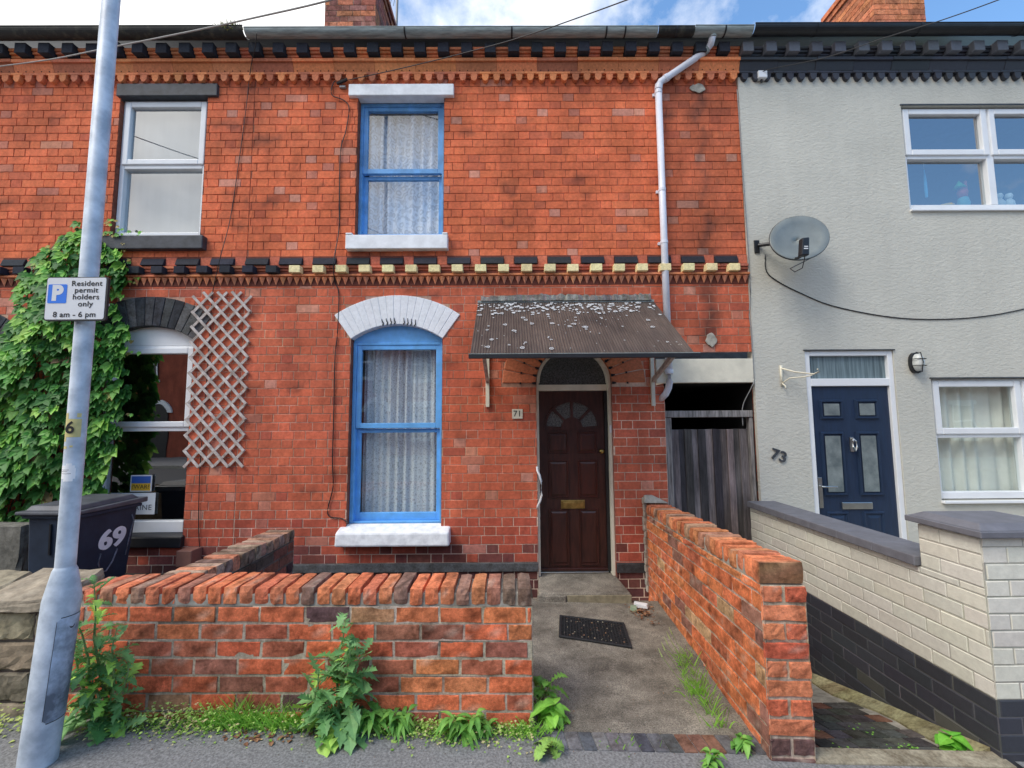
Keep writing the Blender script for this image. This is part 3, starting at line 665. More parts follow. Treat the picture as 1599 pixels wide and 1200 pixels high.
# door
fr = MB(); fr.box(.274, .299, .03, .13, .06, 2.03); fr.box(1.032, 1.058, .03, .13, .06, 2.03); fr.box(.299, 1.032, .085, .15, 1.948, 2.012)
for k in range(18):
    t0, t1 = math.pi*k/18, math.pi*(k+1)/18
    fr.prism([(.667+r*math.cos(t), .03, 2.03+r*math.sin(t)) for r, t in ((.390, t0), (.390, t1), (.358, t1), (.358, t0))], (0, .1, 0))
frame = fr.build('door_frame', M['cream'], h71)
q = MB(); q.prism(arch_poly(.667, 2.0125, .375, R(90), 2.0125, .125), (0, .01, 0)); q.build('fanlight_pane', M['obscure'], frame)
d = MB(); d.box(.3005, 1.0, .13, .17, .085, 1.946); door = d.build('door', M['mahog'], h71, bevel=.002)
bx('gap_shade', M['black'], frame, 1.0005, 1.0315, .10, .17, .085, 1.946, bevel=0)  # black strip paints in the shade of the gap beside the door
def panel(par, x0, x1, z0, z1, y, m, name='panel', t=.018, dep=.012):
    q = MB(); a = [(x0,y,z0),(x1,y,z0),(x1,y,z1),(x0,y,z1)]
    def ins(k, yy): return [(x0+k,yy,z0+k),(x1-k,yy,z0+k),(x1-k,yy,z1-k),(x0+k,yy,z1-k)]
    seq = [a, ins(t*.3, y-dep), ins(t*.7, y-dep), ins(t, y-.001), ins(t*1.3, y-.001), ins(t*2.2, y-dep*.6)]
    for u, v in zip(seq, seq[1:]):
        for k in range(4): q.poly((u[k], u[(k+1) % 4], v[(k+1) % 4], v[k]))
    q.poly(seq[-1]); return q.build(name, m, par)
for x0, x1 in ((.395, .612), (.712, .918)):
    panel(door, x0, x1, 1.285, 1.512, .1295, M['mahogred'] if x0 > .6 else M['mahog']); panel(door, x0, x1, .822, 1.215, .1295, M['mahogred'] if x0 > .6 else M['mahog']); panel(door, x0, x1, .132, .705, .1295, M['mahog'])
q = MB()
for k in range(24):
    t0, t1 = math.pi*k/24, math.pi*(k+1)/24
    q.prism([(.655+r*math.cos(t), .1295, 1.555+r*math.sin(t)) for r, t in ((.292, t0), (.292, t1), (.272, t1), (.272, t0))], (0, -.012, 0)); 
    q.prism([(.655+r*math.cos(t), .1295, 1.555+r*math.sin(t)) for r, t in ((.112, t0), (.112, t1), (.0, t1), (.0, t0))], (0, -.010, 0))
for t in (45, 90, 135):
    c_, s_ = math.cos(R(t)), math.sin(R(t)); p = [(.655+r*c_-w*s_, .1295, 1.555+r*s_+w*c_) for r, w in ((.105, .013), (.278, .013), (.278, -.013), (.105, -.013))]; q.prism(p, (0, -.0135, 0))
q.box(.363, .947, .1185, .1295, 1.537, 1.555); q.build('sunburst_bars', M['mahog'], door)
for k in range(4):
    q = MB(); a, b = R(45*k+4), R(45*k+41); q.prism([(.655+r*math.cos(t), .1288, 1.556+r*math.sin(t)) for r, t in [(.115, b), (.115, a)] + [(.271, a+(b-a)*j/5) for j in range(6)]], (0, -.002, 0)); q.build('pane', M['obscure'], door)
q = MB(); q.box(.525, .775, .118, .1295, .712, .80); q.box(.545, .755, .112, .118, .73, .782); q.build('letterbox', M['brass'], door, bevel=.004)
q = MB(); q.lathe([(.0, 0), (.024, 0), (.026, .03), (.018, .042), (.0, .045)], (0, 0, 0), 14); q.v = [(.962+a, .13-c, 1.305+b) for a, b, c in q.v]; q.build('lock', M['brass'], door, smooth=True)
bx('weather_bar', M['mahog'], door, .3005, 1.0, .10, .1295, .088, .112)
bx('door_sensor', M['upvc'], frame, 1.034, 1.056, .018, .03, 1.50, 1.58)
q = MB(); q.tube([(.270, -.02, 1.16), (.272, -.035, 1.12), (.292, -.05, 1.08), (.308, -.06, 1.02), (.310, -.06, .88), (.295, -.05, .82), (.272, -.035, .77), (.268, -.02, .735)], .011, 8); q.build('grab_rail', M['upvc'], h71, smooth=True)
q = MB()
for k in range(11):                                     # moulded orange arch bricks, notched toward the opening
    pass
q = arch_ring(.667, 2.02, .398, .752, R(90), 16, -.006, .11, lambda: random.choice([(.62,.21,.10), (.56,.18,.09), (.64,.24,.11)]), gap=.007); arch = q.build('door_arch', M['terracotta'], h71, bevel=.012)
q = MB()
for k in range(17):
    t = -R(90)+R(180)*k/16
    for r, s in ((.41, .013), (.43, .008), (.56, .009)): q.box(.667+r*math.sin(t)-s, .667+r*math.sin(t)+s, -.012, -.002, 2.02+r*math.cos(t)-s, 2.02+r*math.cos(t)+s, (.02,.01,.008))
q.build('arch_piercings', M['black'], arch)
q = MB(); zf = gz(.6)-.02
q.hexa([(.25,-.40,zf-.1),(1.12,-.40,zf-.1),(1.06,.13,zf-.1),(.276,.13,zf-.1),(.25,-.40,.050),(1.10,-.40,.046),(1.058,.13,.064),(.276,.13,.064)])
st = q.build('doorstep', M['concrete'], h71, bevel=.02)
M['stepstone'] = mat('worn buff step', (.24, .21, .14), .9, .3, 12, .8, 40)
bx('step_patch', M['concrete'], st, .235, .50, -.425, -.4005, zf-.08, .04, bevel=.012); bx('step_slip', M['stepstone'], st, .51, 1.10, -.412, -.4005, zf+.0, .036, bevel=.008)
bx('threshold', M['steel'], h71, .30, 1.0, .085, .135, .066, .082)
q = MB(); q.box(.018, .128, -.012, 0, 1.652, 1.752); pl = q.build('number_plate', M['cream'], h71, bevel=.003)
q = MB(); q.text('71', .088, lambda x, y: (.073+x, -.0135, 1.702+y)); q.build('lettering', M['ink'], pl)
# canopy
q = MB(); n = 78*6; xa, xb, xc, xd = -.335, 1.527, -.335, 1.555; lo = []; hi = []; TP = (0, -.015, 2.885); BT = (0, -.95, 2.165)
nv = Vector((0, -.605, .796))
for j in range(3):
    t = j/2; row = []
    for i in range(n+1):
        s = i/n; w = .0035*math.sin(s*78*6.283); p = Vector((xa+(xb-xa)*s + (xd-xb)*s*t, TP[1]+(BT[1]-TP[1])*t, TP[2]+(BT[2]-TP[2])*t)) + nv*w
        row.append(q.vert(p))
    lo.append(row)
for j in range(2):
    for i in range(n): q.face((lo[j][i], lo[j][i+1], lo[j+1][i+1], lo[j+1][i]))
rnd = random.Random(4)
for k in range(330):
    t = abs(rnd.gauss(.13, .075)) if k < 235 else rnd.uniform(.04, .97); s = rnd.uniform(.02, .98)
    if k < 235 and rnd.random() < .3: s = min(.98, abs(rnd.gauss(.42, .25)))
    if not .03 < t < .98: continue
    p = Vector((xa+(xb-xa)*s, TP[1]+(BT[1]-TP[1])*t, TP[2]+(BT[2]-TP[2])*t)) + nv*(.0045+.00002*k); e1 = Vector((1, 0, 0)); e2 = Vector((0, BT[1]-TP[1], BT[2]-TP[2])).normalized()
    r = rnd.uniform(.008, .021) if k < 235 else rnd.choice([.005, .006, .008, .014, .022]); m_ = 11
    rr = [r*rnd.uniform(.7, 1.15) for _ in range(m_)]; ring = k >= 200 and r > .012
    if ring:
        a = [q.vert(p+e1*math.cos(6.283*j/m_)*rr[j]+e2*math.sin(6.283*j/m_)*rr[j]) for j in range(m_)]; b = [q.vert(p+e1*math.cos(6.283*j/m_)*rr[j]*.6+e2*math.sin(6.283*j/m_)*rr[j]*.6) for j in range(m_)]
        for j in range(m_): q.face((a[j], a[(j+1) % m_], b[(j+1) % m_], b[j]), 1)
        q.poly([p+e1*math.cos(6.283*j/6)*r*.3+e2*math.sin(6.283*j/6)*r*.3 for j in range(6)], m=1)
    else: q.poly([p+e1*math.cos(6.283*j/m_)*rr[j]+e2*math.sin(6.283*j/m_)*rr[j] for j in range(m_)], m=1)
can = q.build('canopy', [M['corrug'], M['lichen']], h71)
q = MB(); q.box(xc-.008, xd+.022, -.985, -.951, 2.142, 2.176); q.build('edge_strip', M['black'], can, bevel=.003)
q = MB(); q.box(xc-.008, xd+.022, -.986, -.95, 2.1765, 2.182); q.box(xa-.004, xb, -.03, -.003, 2.876, 2.900); q.build('edge_trim', M['gutgrey'], can)
q = MB(); rnd = random.Random(2); ns, up_, dn = 70, [], []
for k in range(ns+1):
    x = -.305+1.80*k/ns; t_ = 2.950+.010*math.sin(x*5)+rnd.uniform(-.006, .012)*(1.6 if .3 < x < 1.4 else .5); up_.append((x, t_)); 
for k in range(ns):
    (a, ta), (b, tb) = up_[k], up_[k+1]; q.hexa([(a,-.045+rnd.uniform(-.006,.006),2.893),(b,-.045,2.893),(b,.002,2.893),(a,.002,2.893),(a,-.02,ta),(b,-.02,tb),(b,.002,tb+.01),(a,.002,ta+.01)], jit((.20,.195,.185), .22))
q.build('mortar_fillet', M['oldbrick'], can)
for x in (-.235, 1.485):
    q = MB(); q.box(x-.019, x+.019, -.035, -.002, 1.775, 2.72); br = q.build('bracket', M['cream'], can, bevel=.003)
    q = MB(); q.hexa([(x-.015,-.0355,2.02),(x+.015,-.0355,2.02),(x+.015,-.035,2.065),(x-.015,-.035,2.065),(x-.015,-.80,2.235),(x+.015,-.80,2.235),(x+.015,-.80,2.285),(x-.015,-.80,2.285)]); q.build('strut', M['lattice'], br)
# passage
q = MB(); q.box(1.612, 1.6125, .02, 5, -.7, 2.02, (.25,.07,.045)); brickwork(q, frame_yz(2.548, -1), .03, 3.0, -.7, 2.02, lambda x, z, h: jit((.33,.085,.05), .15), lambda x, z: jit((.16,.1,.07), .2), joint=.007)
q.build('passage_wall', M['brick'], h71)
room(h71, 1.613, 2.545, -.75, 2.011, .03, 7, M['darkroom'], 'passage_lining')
bx('passage_lintel', M['cream'], h71, 1.527, 2.549, -.022, .25, 2.014, 2.266, bevel=.006)
q = MB(); q.tube([(1.648,-.055,2.10),(1.648,-.055,5.285)], .036, 14); q.tube([(1.648,-.055,5.28),(1.672,-.06,5.335),(2.16,-.10,5.655),(2.205,-.15,5.70),(2.205,-.2,5.75)], .036, 14)
dp = q.build('downpipe', M['pipe'], h71, smooth=True)
q = MB(); q.tube([(1.648,-.055,2.13),(1.648,-.055,2.02),(1.64,-.045,1.96),(1.615,-.03,1.90),(1.57,.03,1.84)], .034, 12); q.build('pipe_shoe', M['pipe'], dp, smooth=True)
for p0, p1 in (((1.648,-.055,5.25),(1.656,-.057,5.305)), ((1.715,-.064,5.362),(1.75,-.067,5.385)), ((2.145,-.099,5.645),(2.18,-.115,5.675)), ((2.205,-.19,5.735),(2.205,-.2,5.80)), ((1.648,-.055,2.11),(1.648,-.055,2.15))):
    q = MB(); q.tube([p0, p1], .042, 14); q.build('pipe_collar', M['gutgrey'] if p1[2] > 5.5 else M['pipe'], dp)
for z in (4.08, 5.2, 3.5):
    q = MB(); q.tube([(1.648,-.055,z),(1.648,-.055,z+.03)], .040, 14); q.box(1.595, 1.70, -.02, -.002, z, z+.03); q.build('pipe_clip', M['pipe'], dp)
for x, z, w_, h_ in ((2.10, 5.30, .13, .09), (2.125, 2.47, .09, .11)):
    q = MB(); rnd = random.Random(int(z*10)); 
    pts = [(x+w_*math.cos(t)*rnd.uniform(.6, 1.1)/1.4, -.003, z+h_*math.sin(t)*rnd.uniform(.6, 1.1)/1.4) for t in [6.283*k/13 for k in range(13)]]
    q.prism(pts, (0, -.012, 0), (.42,.36,.27)); q.build('cement_patch', M['mortar'], h71, bevel=.006)

# ================================================================== house 69
h69 = thing('terraced_house', (-4.6, 0, 0), 'red brick terraced house numbered 69 half hidden by green creeper, with dark painted lintels', 'house')
ao, ai = arch_hole(-3.805, 1.827, .826, 1.14, R(35.8)); bo, bi = arch_hole(-5.86, 1.78, .80, 1.11, R(36))
H = [rect_hole(-4.285, -3.325, 3.63, 5.20), rect_hole(-4.285, -3.325, .5, 2.49), rect_hole(-6.33, -5.39, -.3, 2.43)]
hb, hm = union(H+[ao, bo]), union(H+[ai, bi])
q = MB()
brickwork(q, frame_xz(0), -7.6, -2.8105, 3.385, 5.47, fcol, fmort, holes=hb, mholes=hm, joint=.0038, depth=.007, rag=.0022, nx=3)
brickwork(q, frame_xz(0), -7.6, -2.8105, .207, 3.08, fcol, fmort, holes=hb, mholes=hm, joint=.0058, depth=.004, nx=3)
brickwork(q, frame_xz(0), -7.6, -2.8105, -.32, .207, lambda x, z, h: jit((.12,.045,.042), .2), fmort, holes=hb, mholes=hm, joint=.008)
reveal(q, -4.287, -3.323, 3.63, 5.20, 0, .10, (.26,.085,.055), 'l'); reveal(q, -4.287, -3.323, .5, 2.5, 0, .10, (.26,.085,.055), 'l')
stain(q); q.build('wall', M['brick'], h69)
cornice(h69, -7.6, -2.8105, M['terracotta'], oc, (.032,.035,.046))
string_course(h69, -7.6, -2.8105, M['terracotta'], lambda a: jit((.028,.031,.042), .2))
rf = slate_roof(h69, -7.6, -2.815)
gutter(h69, -7.6, -2.81, -.20, 5.812, .075, M['gutdark'])
q = MB(); rnd = random.Random(5)
for k in range(90):
    x = -2.98+rnd.gauss(0, .07); h = rnd.uniform(.02, .07); q.poly([(x, -.25+rnd.uniform(-.03,.05), 5.81), (x+.012, -.25, 5.81), (x+rnd.uniform(-.04,.04), -.27+rnd.uniform(-.05,.03), 5.81+h*rnd.choice([1,1,-.9]))], jit((.13,.13,.04), .3))
tag(q.build('gutter_moss', M['leaf'], origin=(-2.98,-.25,5.81)), 'tuft of moss and grass growing in the mossy black gutter', 'moss')
def upvc_window(parent, x0, x1, z0, z1, zm, y, gm, t=.085, tb=.06, zt=None):
    w = MB(); zt = zt or z1
    rect_frame(w, x0, x1, z0, zt, .05, .05, tb, .05, y, y+.09); w.box(x0+.05, x1-.05, y, y+.09, zm-.055, zm)
    win = w.build('window', M['upvc'], parent, bevel=.006)
    s = MB(); rect_frame(s, x0+.03, x1-.03, zm-.012, zt-.02, .062, .062, .06, .065, y-.018, y+.03); sash = s.build('sash', M['upvc'], win, bevel=.008)
    pane('pane', sash, x0+.09, x1-.09, zm+.045, zt-.083, y+.02, gm); pane('pane', win, x0+.048, x1-.048, z0+tb-.003, zm-.053, y+.05, gm)
    return win
win = upvc_window(h69, -4.285, -3.325, 3.635, 5.215, 4.475, .05, M['glasssky'])
bx('lintel', M['slate'], win, -4.31, -3.205, -.035, .12, 5.215, 5.36, bevel=.008); bx('sill', M['slate'], win, -4.32, -3.245, -.07, .05, 3.465, 3.615, bevel=.01)
room(win, -4.7, -2.9, 3.3, 5.5, .2, 2.2, M['room'])
q = MB(); q.poly([(-4.28,.185,3.64),(-3.33,.185,3.64),(-3.33,.185,5.2),(-4.28,.185,5.2)]); tag(q.build('roller_blind', M['blind'], origin=(-3.8,.185,5.2)), 'plain grey blind drawn down behind the white upstairs window', 'blind')
win = upvc_window(h69, -4.285, -3.325, .51, 2.49, 1.60, .07, M['glassdark'], zt=2.45, tb=.115)
q = MB(); q.prism(arch_poly(-3.805, 1.827, .828, R(35.4), 2.451, .072), (0, .07, 0)); q.build('arch_panel', M['upvc'], win, bevel=.004)
q = MB(); q.hexa([(-4.31,-.06,.40),(-3.30,-.06,.385),(-3.30,.07,.385),(-4.31,.07,.40),(-4.31,-.05,.50),(-3.30,-.05,.49),(-3.30,.07,.512),(-4.31,.07,.512)]); q.build('sill', M['black'], win, bevel=.012)
q = arch_ring(-3.805, 1.827, .828, 1.14, R(35.6), 13, -.008, .09, lambda: random.choice([(.055,.06,.07),(.075,.08,.085),(.12,.12,.12),(.04,.043,.05)]), gap=.006, rows=1); q.build('arch', M['oldbrick'], win, bevel=.006)
room(win, -4.8, -2.9, .2, 2.8, .17, 2.4, M['darkroom'])
q = arch_ring(-5.86, 1.78, .80, 1.11, R(36), 13, -.008, .09, lambda: random.choice([(.055,.06,.07),(.075,.08,.085),(.12,.12,.12)]), gap=.006)
dr = q.build('door_arch', M['oldbrick'], h69, bevel=.006)
q = MB(); q.prism(arch_poly(-5.86, 1.78, .80, R(36), 2.43, .1), (0, .05, 0)); q.box(-6.33, -5.39, .1, .15, -.1, 2.43); dd = q.build('door', M['mahog'], h69)
for x in (-6.2, -5.8):
    for z in (.2, 1.0, 1.7): panel(dd, x, x+.33, z, z+.6, .0995, M['mahog'])
# posters in the lower window
fa, fb = at(203,768,.10), at(238,742,.10); fx0, fx1, fz0, fz1 = fa.x, fb.x, fa.z, fb.z; fm = (fz0+fz1)/2
P_ = thing('flag_poster', ((fx0+fx1)/2, .10, fz0), 'small blue and yellow flag poster taped inside the dark lower window', 'poster')
q = MB(); q.box(fx0, fx1, .098, .101, fz0, fz1); q.build('backing', M['paper'], P_)
q = MB(); q.box(fx0+.012, fx1-.012, .0955, .0975, fm+.0005, fz1-.012); q.build('blue_band', M['flagblue'], P_)
yb = MB(); yb.box(fx0+.012, fx1-.012, .0955, .0975, fz0+.01, fm); yb.build('yellow_band', M['flagyellow'], P_)
q = MB(); q.text('?WAR?', .062, lambda x, y: ((fx0+fx1)/2+x, .0945, (fz0+fm)/2+.005+y)); q.build('lettering', M['ink'], P_)
na, nb = at(163,804,.10), at(243,770,.10)
P_ = thing('paper_notice', ((na.x+nb.x)/2, .10, na.z), 'handwritten white paper sheet behind glass below the flag poster', 'notice')
q = MB(); q.box(na.x, nb.x, .1, .103, na.z, nb.z); q.build('sheet', M['paper'], P_)
q = MB(); q.text('UKRAINE', .078, lambda x, y: ((na.x+nb.x)/2+.055+x, .0975, na.z+.068+y), spacing=1.1); q.build('lettering', M['slate'], P_)
# ================================================================== house 73
h73 = thing('terraced_house', (4.6, 0, 0), 'pale grey rendered terraced house numbered 73 with a navy door and white window frames', 'house')
holes = [(4.345, 6.32, 3.885, 5.085), (3.098, 4.035, .1, 2.345), (4.405, 6.32, .79, 2.045)]
xsb = sorted({2.555, 7.6, *[h[0] for h in holes], *[h[1] for h in holes]}); zsb = sorted({-.5, 5.47, *[h[2] for h in holes], *[h[3] for h in holes]})
q = MB()
for i in range(len(xsb)-1):
    for j in range(len(zsb)-1):
        cx, cz = (xsb[i]+xsb[i+1])/2, (zsb[j]+zsb[j+1])/2
        if not any(h[0] < cx < h[1] and h[2] < cz < h[3] for h in holes): q.poly([(xsb[i],-.012,zsb[j]),(xsb[i+1],-.012,zsb[j]),(xsb[i+1],-.012,zsb[j+1]),(xsb[i],-.012,zsb[j+1])])
for x0, x1, z0, z1 in holes:
    a = [(x0,z0),(x1,z0),(x1,z1),(x0,z1)]
    for k in range(4): (u, v), (u2, v2) = a[k], a[(k+1) % 4]; q.poly([(u,-.012,v),(u2,-.012,v2),(u2,.12,v2),(u,.12,v)])
q.poly([(2.555,-.012,-.5),(2.555,.1,-.5),(2.555,.1,5.47),(2.555,-.012,5.47)])
q.build('wall', M['render'], h73)
dk = lambda: (.050,.053,.066)
cornice(h73, 2.553, 7.6, M['painted'], dk, (.15,.16,.185), True)
rf = slate_roof(h73, 2.565, 7.6); chimney(rf, 5.50, 6.28, 1.5, 2.42, 8.4, ch_r)
gutter(h73, 2.625, 7.6, -.215, 5.815, .07, M['black'], clips=(3.3, 4.4, 5.5))
def casement(parent, x0, x1, z0, z1, zm, y, gm, xm):
    w = MB(); rect_frame(w, x0, x1, z0, z1, .05, .05, .07, .05, y, y+.08); w.box(xm-.04, xm+.04, y, y+.08, z0+.07, z1-.05)
    w.box(x0+.05, xm-.04, y, y+.08, zm-.05, zm); w.box(xm+.04, x1-.05, y, y+.08, zm-.05, zm); win = w.build('window', M['upvc'], parent, bevel=.006)
    for a, b in ((x0+.03, xm-.014), (xm+.014, x1-.03)):
        s = MB(); rect_frame(s, a, b, zm-.012, z1-.02, .066, .066, .066, .062, y-.02, y+.03); sa = s.build('sash', M['upvc'], win, bevel=.008); pane('pane', sa, a+.06, b-.06, zm+.05, z1-.08, y+.02, gm)
    for a, b in ((x0+.048, xm-.038), (xm+.038, x1-.048)): pane('pane', win, a, b, z0+.068, zm-.048, y+.05, gm)
    return win
win = casement(h73, 4.352, 6.315, 3.89, 5.08, 4.535, .03, M['glasssky'], 5.325)
bx('drip_strip', M['slate'], win, 4.335, 6.33, -.022, -.0125, 5.084, 5.098, bevel=0); bx('sill', M['upvc'], win, 4.345, 6.32, -.04, .03, 3.862, 3.884); room(win, 4.0, 6.7, 3.5, 5.4, .12, 2.4, M['skyblue_room'])  # room coloured blue to stand in for sky reflected in the glass
win = casement(h73, 4.41, 6.315, .80, 2.04, 1.475, .03, M['glass'], 5.378)
bx('drip_strip', M['slate'], win, 4.39, 6.33, -.022, -.0125, 2.044, 2.056, bevel=0); bx('sill', M['upvc'], win, 4.40, 6.32, -.05, .03, .765, .789); room(win, 4.1, 6.7, .4, 2.3, .12, 2.4, M['room'])
net('drape', 'pleated stone grey drapes filling the downstairs white window', 4.44, 6.28, .84, 2.0, .165, M['drape'], 11, .035, seed=21)
f = MB(); rect_frame(f, 3.10, 4.033, .1, 2.343, .055, .055, .02, .05, .0, .10); f.box(3.155, 3.978, .0, .10, 1.972, 2.052); fr = f.build('door_frame', M['upvc'], h73, bevel=.006)
M['fanglass'] = mat('streaked fanlight glass', (.13, .19, .21), .15, .3, 3, 0, stretch=(14, 14, .6), c2=(.22, .30, .33))
pane('fanlight_pane', fr, 3.155, 3.978, 2.052, 2.293, .04, M['fanglass'])
bx('drip_strip', M['slate'], fr, 3.085, 4.045, -.025, -.0125, 2.347, 2.357, bevel=0)
door = bx('door', M['navy'], h73, 3.156, 3.977, .03, .075, .12, 1.970)
def glazed(par, x0, x1, z0, z1, y):
    o = panel(par, x0-.035, x1+.035, z0-.035, z1+.035, y, M['navy'], 'moulding', .03, .022)
    q = MB(); q.poly([(x0+.006,y-.014,z0+.006),(x1-.006,y-.014,z0+.006),(x1-.006,y-.014,z1-.006),(x0+.006,y-.014,z1-.006)]); q.build('pane', M['doorglass'], o)
M['doorglass'] = mat('frosted door glass', (.16, .20, .21), .12, .25, 6, .2, 120, c2=(.25, .29, .29))
for x0, x1 in ((3.275, 3.45), (3.648, 3.82)): glazed(door, x0, x1, 1.66, 1.795, .0295); glazed(door, x0-.01, x1-.012, .875, 1.46, .0295); panel(door, x0-.03, x1+.02, .22, .68, .0295, M['navy'], 'panel', .03, .014)
q = MB(); q.box(3.40, 3.715, .012, .0295, .706, .775); q.build('letterbox', M['steel'], door, bevel=.006)
q = MB(); q.box(3.168, 3.208, .012, .0295, .72, 1.03); q.tube([(3.188,.012,.94),(3.188,-.02,.94),(3.21,-.025,.94),(3.335,-.025,.935)], .009, 8); q.build('handle', M['steel'], door, bevel=.004)
q = MB(); q.tube([(3.549,.02,1.425),(3.549,-.005,1.42),(3.535,-.02,1.40),(3.53,-.022,1.34),(3.549,-.024,1.30),(3.568,-.022,1.34),(3.563,-.02,1.40),(3.549,-.008,1.42)], .010, 8); q.box(3.53, 3.568, .015, .0295, 1.29, 1.44); q.build('knocker', M['steel'], door, bevel=.004, smooth=False)
q = MB(); q.text('73', .16, lambda x, y: (2.745+x, -.024, 1.258+y-x*.35), shear=.25, bold=.003); q.build('number', M['slate'], h73, solid=.008)
# window ornaments
def ornament(name, label, parts, loc, group=None):
    o = thing(name, loc, label, 'ornament', group)
    for nm, prof, off, c in parts:
        q = MB(); q.lathe(prof, (loc[0]+off[0], loc[1]+off[1], loc[2]+off[2]), 12, c); q.build(nm, M['painted'], o, smooth=True)
ornament('toy_figure', 'small red and green toy figure on the upstairs window ledge', [('body', [(0,0),(.05,.0),(.06,.06),(.045,.13),(.02,.15),(0,.15)], (0,0,0), (.10,.35,.36)), ('torso', [(0,.13),(.04,.14),(.05,.2),(.03,.26),(0,.26)], (0,0,0), (.45,.08,.07)), ('hat', [(0,.25),(.06,.25),(.03,.29),(.0,.34)], (-.03,0,0), (.05,.40,.16)), ('arm', [(0,.2),(.014,.2),(.012,.33),(0,.34)], (.045,0,.0), (.45,.1,.1))], (5.12, .16, 3.97))
ornament('toy_boat', 'small yellow toy boat on the upstairs window ledge', [('hull', [(0,0),(.05,0),(.085,.035),(.07,.045),(0,.05)], (0,0,0), (.65,.45,.10))], (4.90, .16, 3.97))
for k, c, lb in ((0, (.12,.38,.55), 'blue figurine standing on the ledge of the upstairs casement'), (1, (.55,.58,.52), 'pale figurine with a round head on the upstairs ledge'), (2, (.6,.66,.62), 'pale figurine at the right end of the upstairs ledge')):
    ornament('figurine', lb, [('body', [(0,0),(.05,0),(.045,.08),(.02,.12),(0,.12)], (0,0,0), c), ('head', [(0,.115),(.028,.125),(.036,.15),(.025,.18),(0,.19)], (0,0,0), tuple(min(1, v*1.1) for v in c))], (5.42+.11*k, .16, 3.97), 'figurines in the upstairs window')
q = MB(); q.lathe([(0,0),(.012,.01),(.016,.1),(.012,.24),(.004,.33),(0,.34)], (4.70,.15,4.10), 8, (.08,.42,.65)); q.tube([(4.70,.15,4.44),(4.70,.15,4.52)], .002, 5)
tag(q.build('hanging_charm', M['painted'], origin=(4.70,.15,4.3)), 'slim blue hanging charm behind the upstairs glass', 'ornament')

# ================================================================== things fixed to the fronts
t = thing('satellite_dish', (2.70, -.02, 3.45), 'oval grey satellite dish on a black arm beside the brick house', 'satellite dish')
C0 = at(1249, 371, -.30); nrm = Vector((.10, -1, .32)).normalized(); 
e1 = Vector((1, .08, .62)); e1 = (e1 - nrm*e1.dot(nrm)).normalized(); e2 = nrm.cross(e1); e2 = e2 if e2.z > 0 else -e2
q = MB(); rings = []
for rr, dz in ((1.0, 0), (.985, .004), (.75, -.020), (.5, -.036), (.25, -.046), (.02, -.049)):
    rings.append([q.vert(C0 + e1*.375*rr*math.cos(6.283*k/40) + e2*.245*rr*math.sin(6.283*k/40) + nrm*dz) for k in range(40)])
for a, b in zip(rings, rings[1:]):
    for k in range(40): q.face((a[k], a[(k+1) % 40], b[(k+1) % 40], b[k]))
q.build('reflector', M['dish'], t, smooth=True, solid=.004)
q = MB(); q.tube([C0+e1*.375*math.cos(6.283*k/40)+e2*.245*math.sin(6.283*k/40)-nrm*.004 for k in range(41)], .006, 6); q.build('rim', M['blackplastic'], t, smooth=True)
pm = at(1180, 386, -.012)
q = MB(); q.box(pm.x-.02, pm.x+.035, -.028, -.012, pm.z-.07, pm.z+.07); q.tube([(pm.x+.02,-.03,pm.z+.01),(pm.x+.10,-.12,pm.z-.01),(pm.x+.20,-.2,pm.z-.03),tuple(C0-nrm*.09-e2*.05)], .02, 10); q.build('wall_bracket', M['blackplastic'], t, bevel=.004)
lb = at(1258, 385, -.62)
q = MB(); q.tube([at(1240,404,-.33), at(1247,403,-.48), lb-Vector((-.005,-.03,.06))], .013, 8); q.build('feed_arm', M['blackplastic'], t)
q = MB(); hx = []
for dx, dy, dz in ((-.043,0,-.085),(.033,0,-.083),(.033,.06,-.083),(-.043,.06,-.085),(-.024,0,.085),(.045,0,.092),(.045,.06,.092),(-.024,.06,.085)): hx.append(lb+Vector((dx,dy,dz)))
q.hexa(hx); rc = q.build('receiver', M['blackplastic'], t, bevel=.01)
q = MB(); q.box(lb.x-.014, lb.x+.022, lb.y-.002, lb.y-.0005, lb.z-.006, lb.z+.004); q.box(lb.x-.018, lb.x+.022, lb.y-.002, lb.y-.0005, lb.z-.026, lb.z-.016); q.build('label_patch', M['paper'], rc)
q = MB(); q.tube([lb+Vector((.0,.03,-.06)), lb+Vector((.005,.03,-.10)), lb+Vector((-.01,.05,-.19)), lb+Vector((-.05,.1,-.21)), lb+Vector((-.06,.15,-.16)), C0-e2*.24-nrm*.02], .0045, 6); q.build('lead', M['cablemat'], t, smooth=True)

def wire(name, label, pts, r=.004, m='cablemat', cat='cable', sag=6):
    P3 = [Vector(p) for p in pts]; o = []
    if name == 'overhead_wire':                       # on across the street to the houses opposite
        d = P3[-1]-P3[-2]; far = P3[-1]+d*((-16.3-P3[-1].y)/d.y); far = [P3[-1]+d*2, Vector((far.x*.7, -16.3, 5.3))]
    for k in range(len(P3)-1):                         # smooth the polyline
        p0, p1, p2, p3 = P3[max(0, k-1)], P3[k], P3[k+1], P3[min(len(P3)-1, k+2)]
        for j in range(sag):
            u = j/sag; o.append(.5*((2*p1)+(p2-p0)*u+(2*p0-5*p1+4*p2-p3)*u*u+(3*p1-p0-3*p2+p3)*u**3))
    o.append(P3[-1])
    if name == 'overhead_wire': o += far
    q = MB(); q.tube(o, r, 6)
    return tag(q.build(name, M[m], smooth=True, origin=P3[0]), label, cat)
wire('wall_cable', 'black cable looping across the grey render below the satellite dish', [at(1195,398,-.02), at(1197,424,-.02), at(1215,440,-.018), at(1250,458,-.018), at(1300,478,-.018), at(1380,494,-.018), at(1450,499,-.018), at(1530,495,-.018), at(1610,480,-.018), at(1750,440,-.018)], .0055)
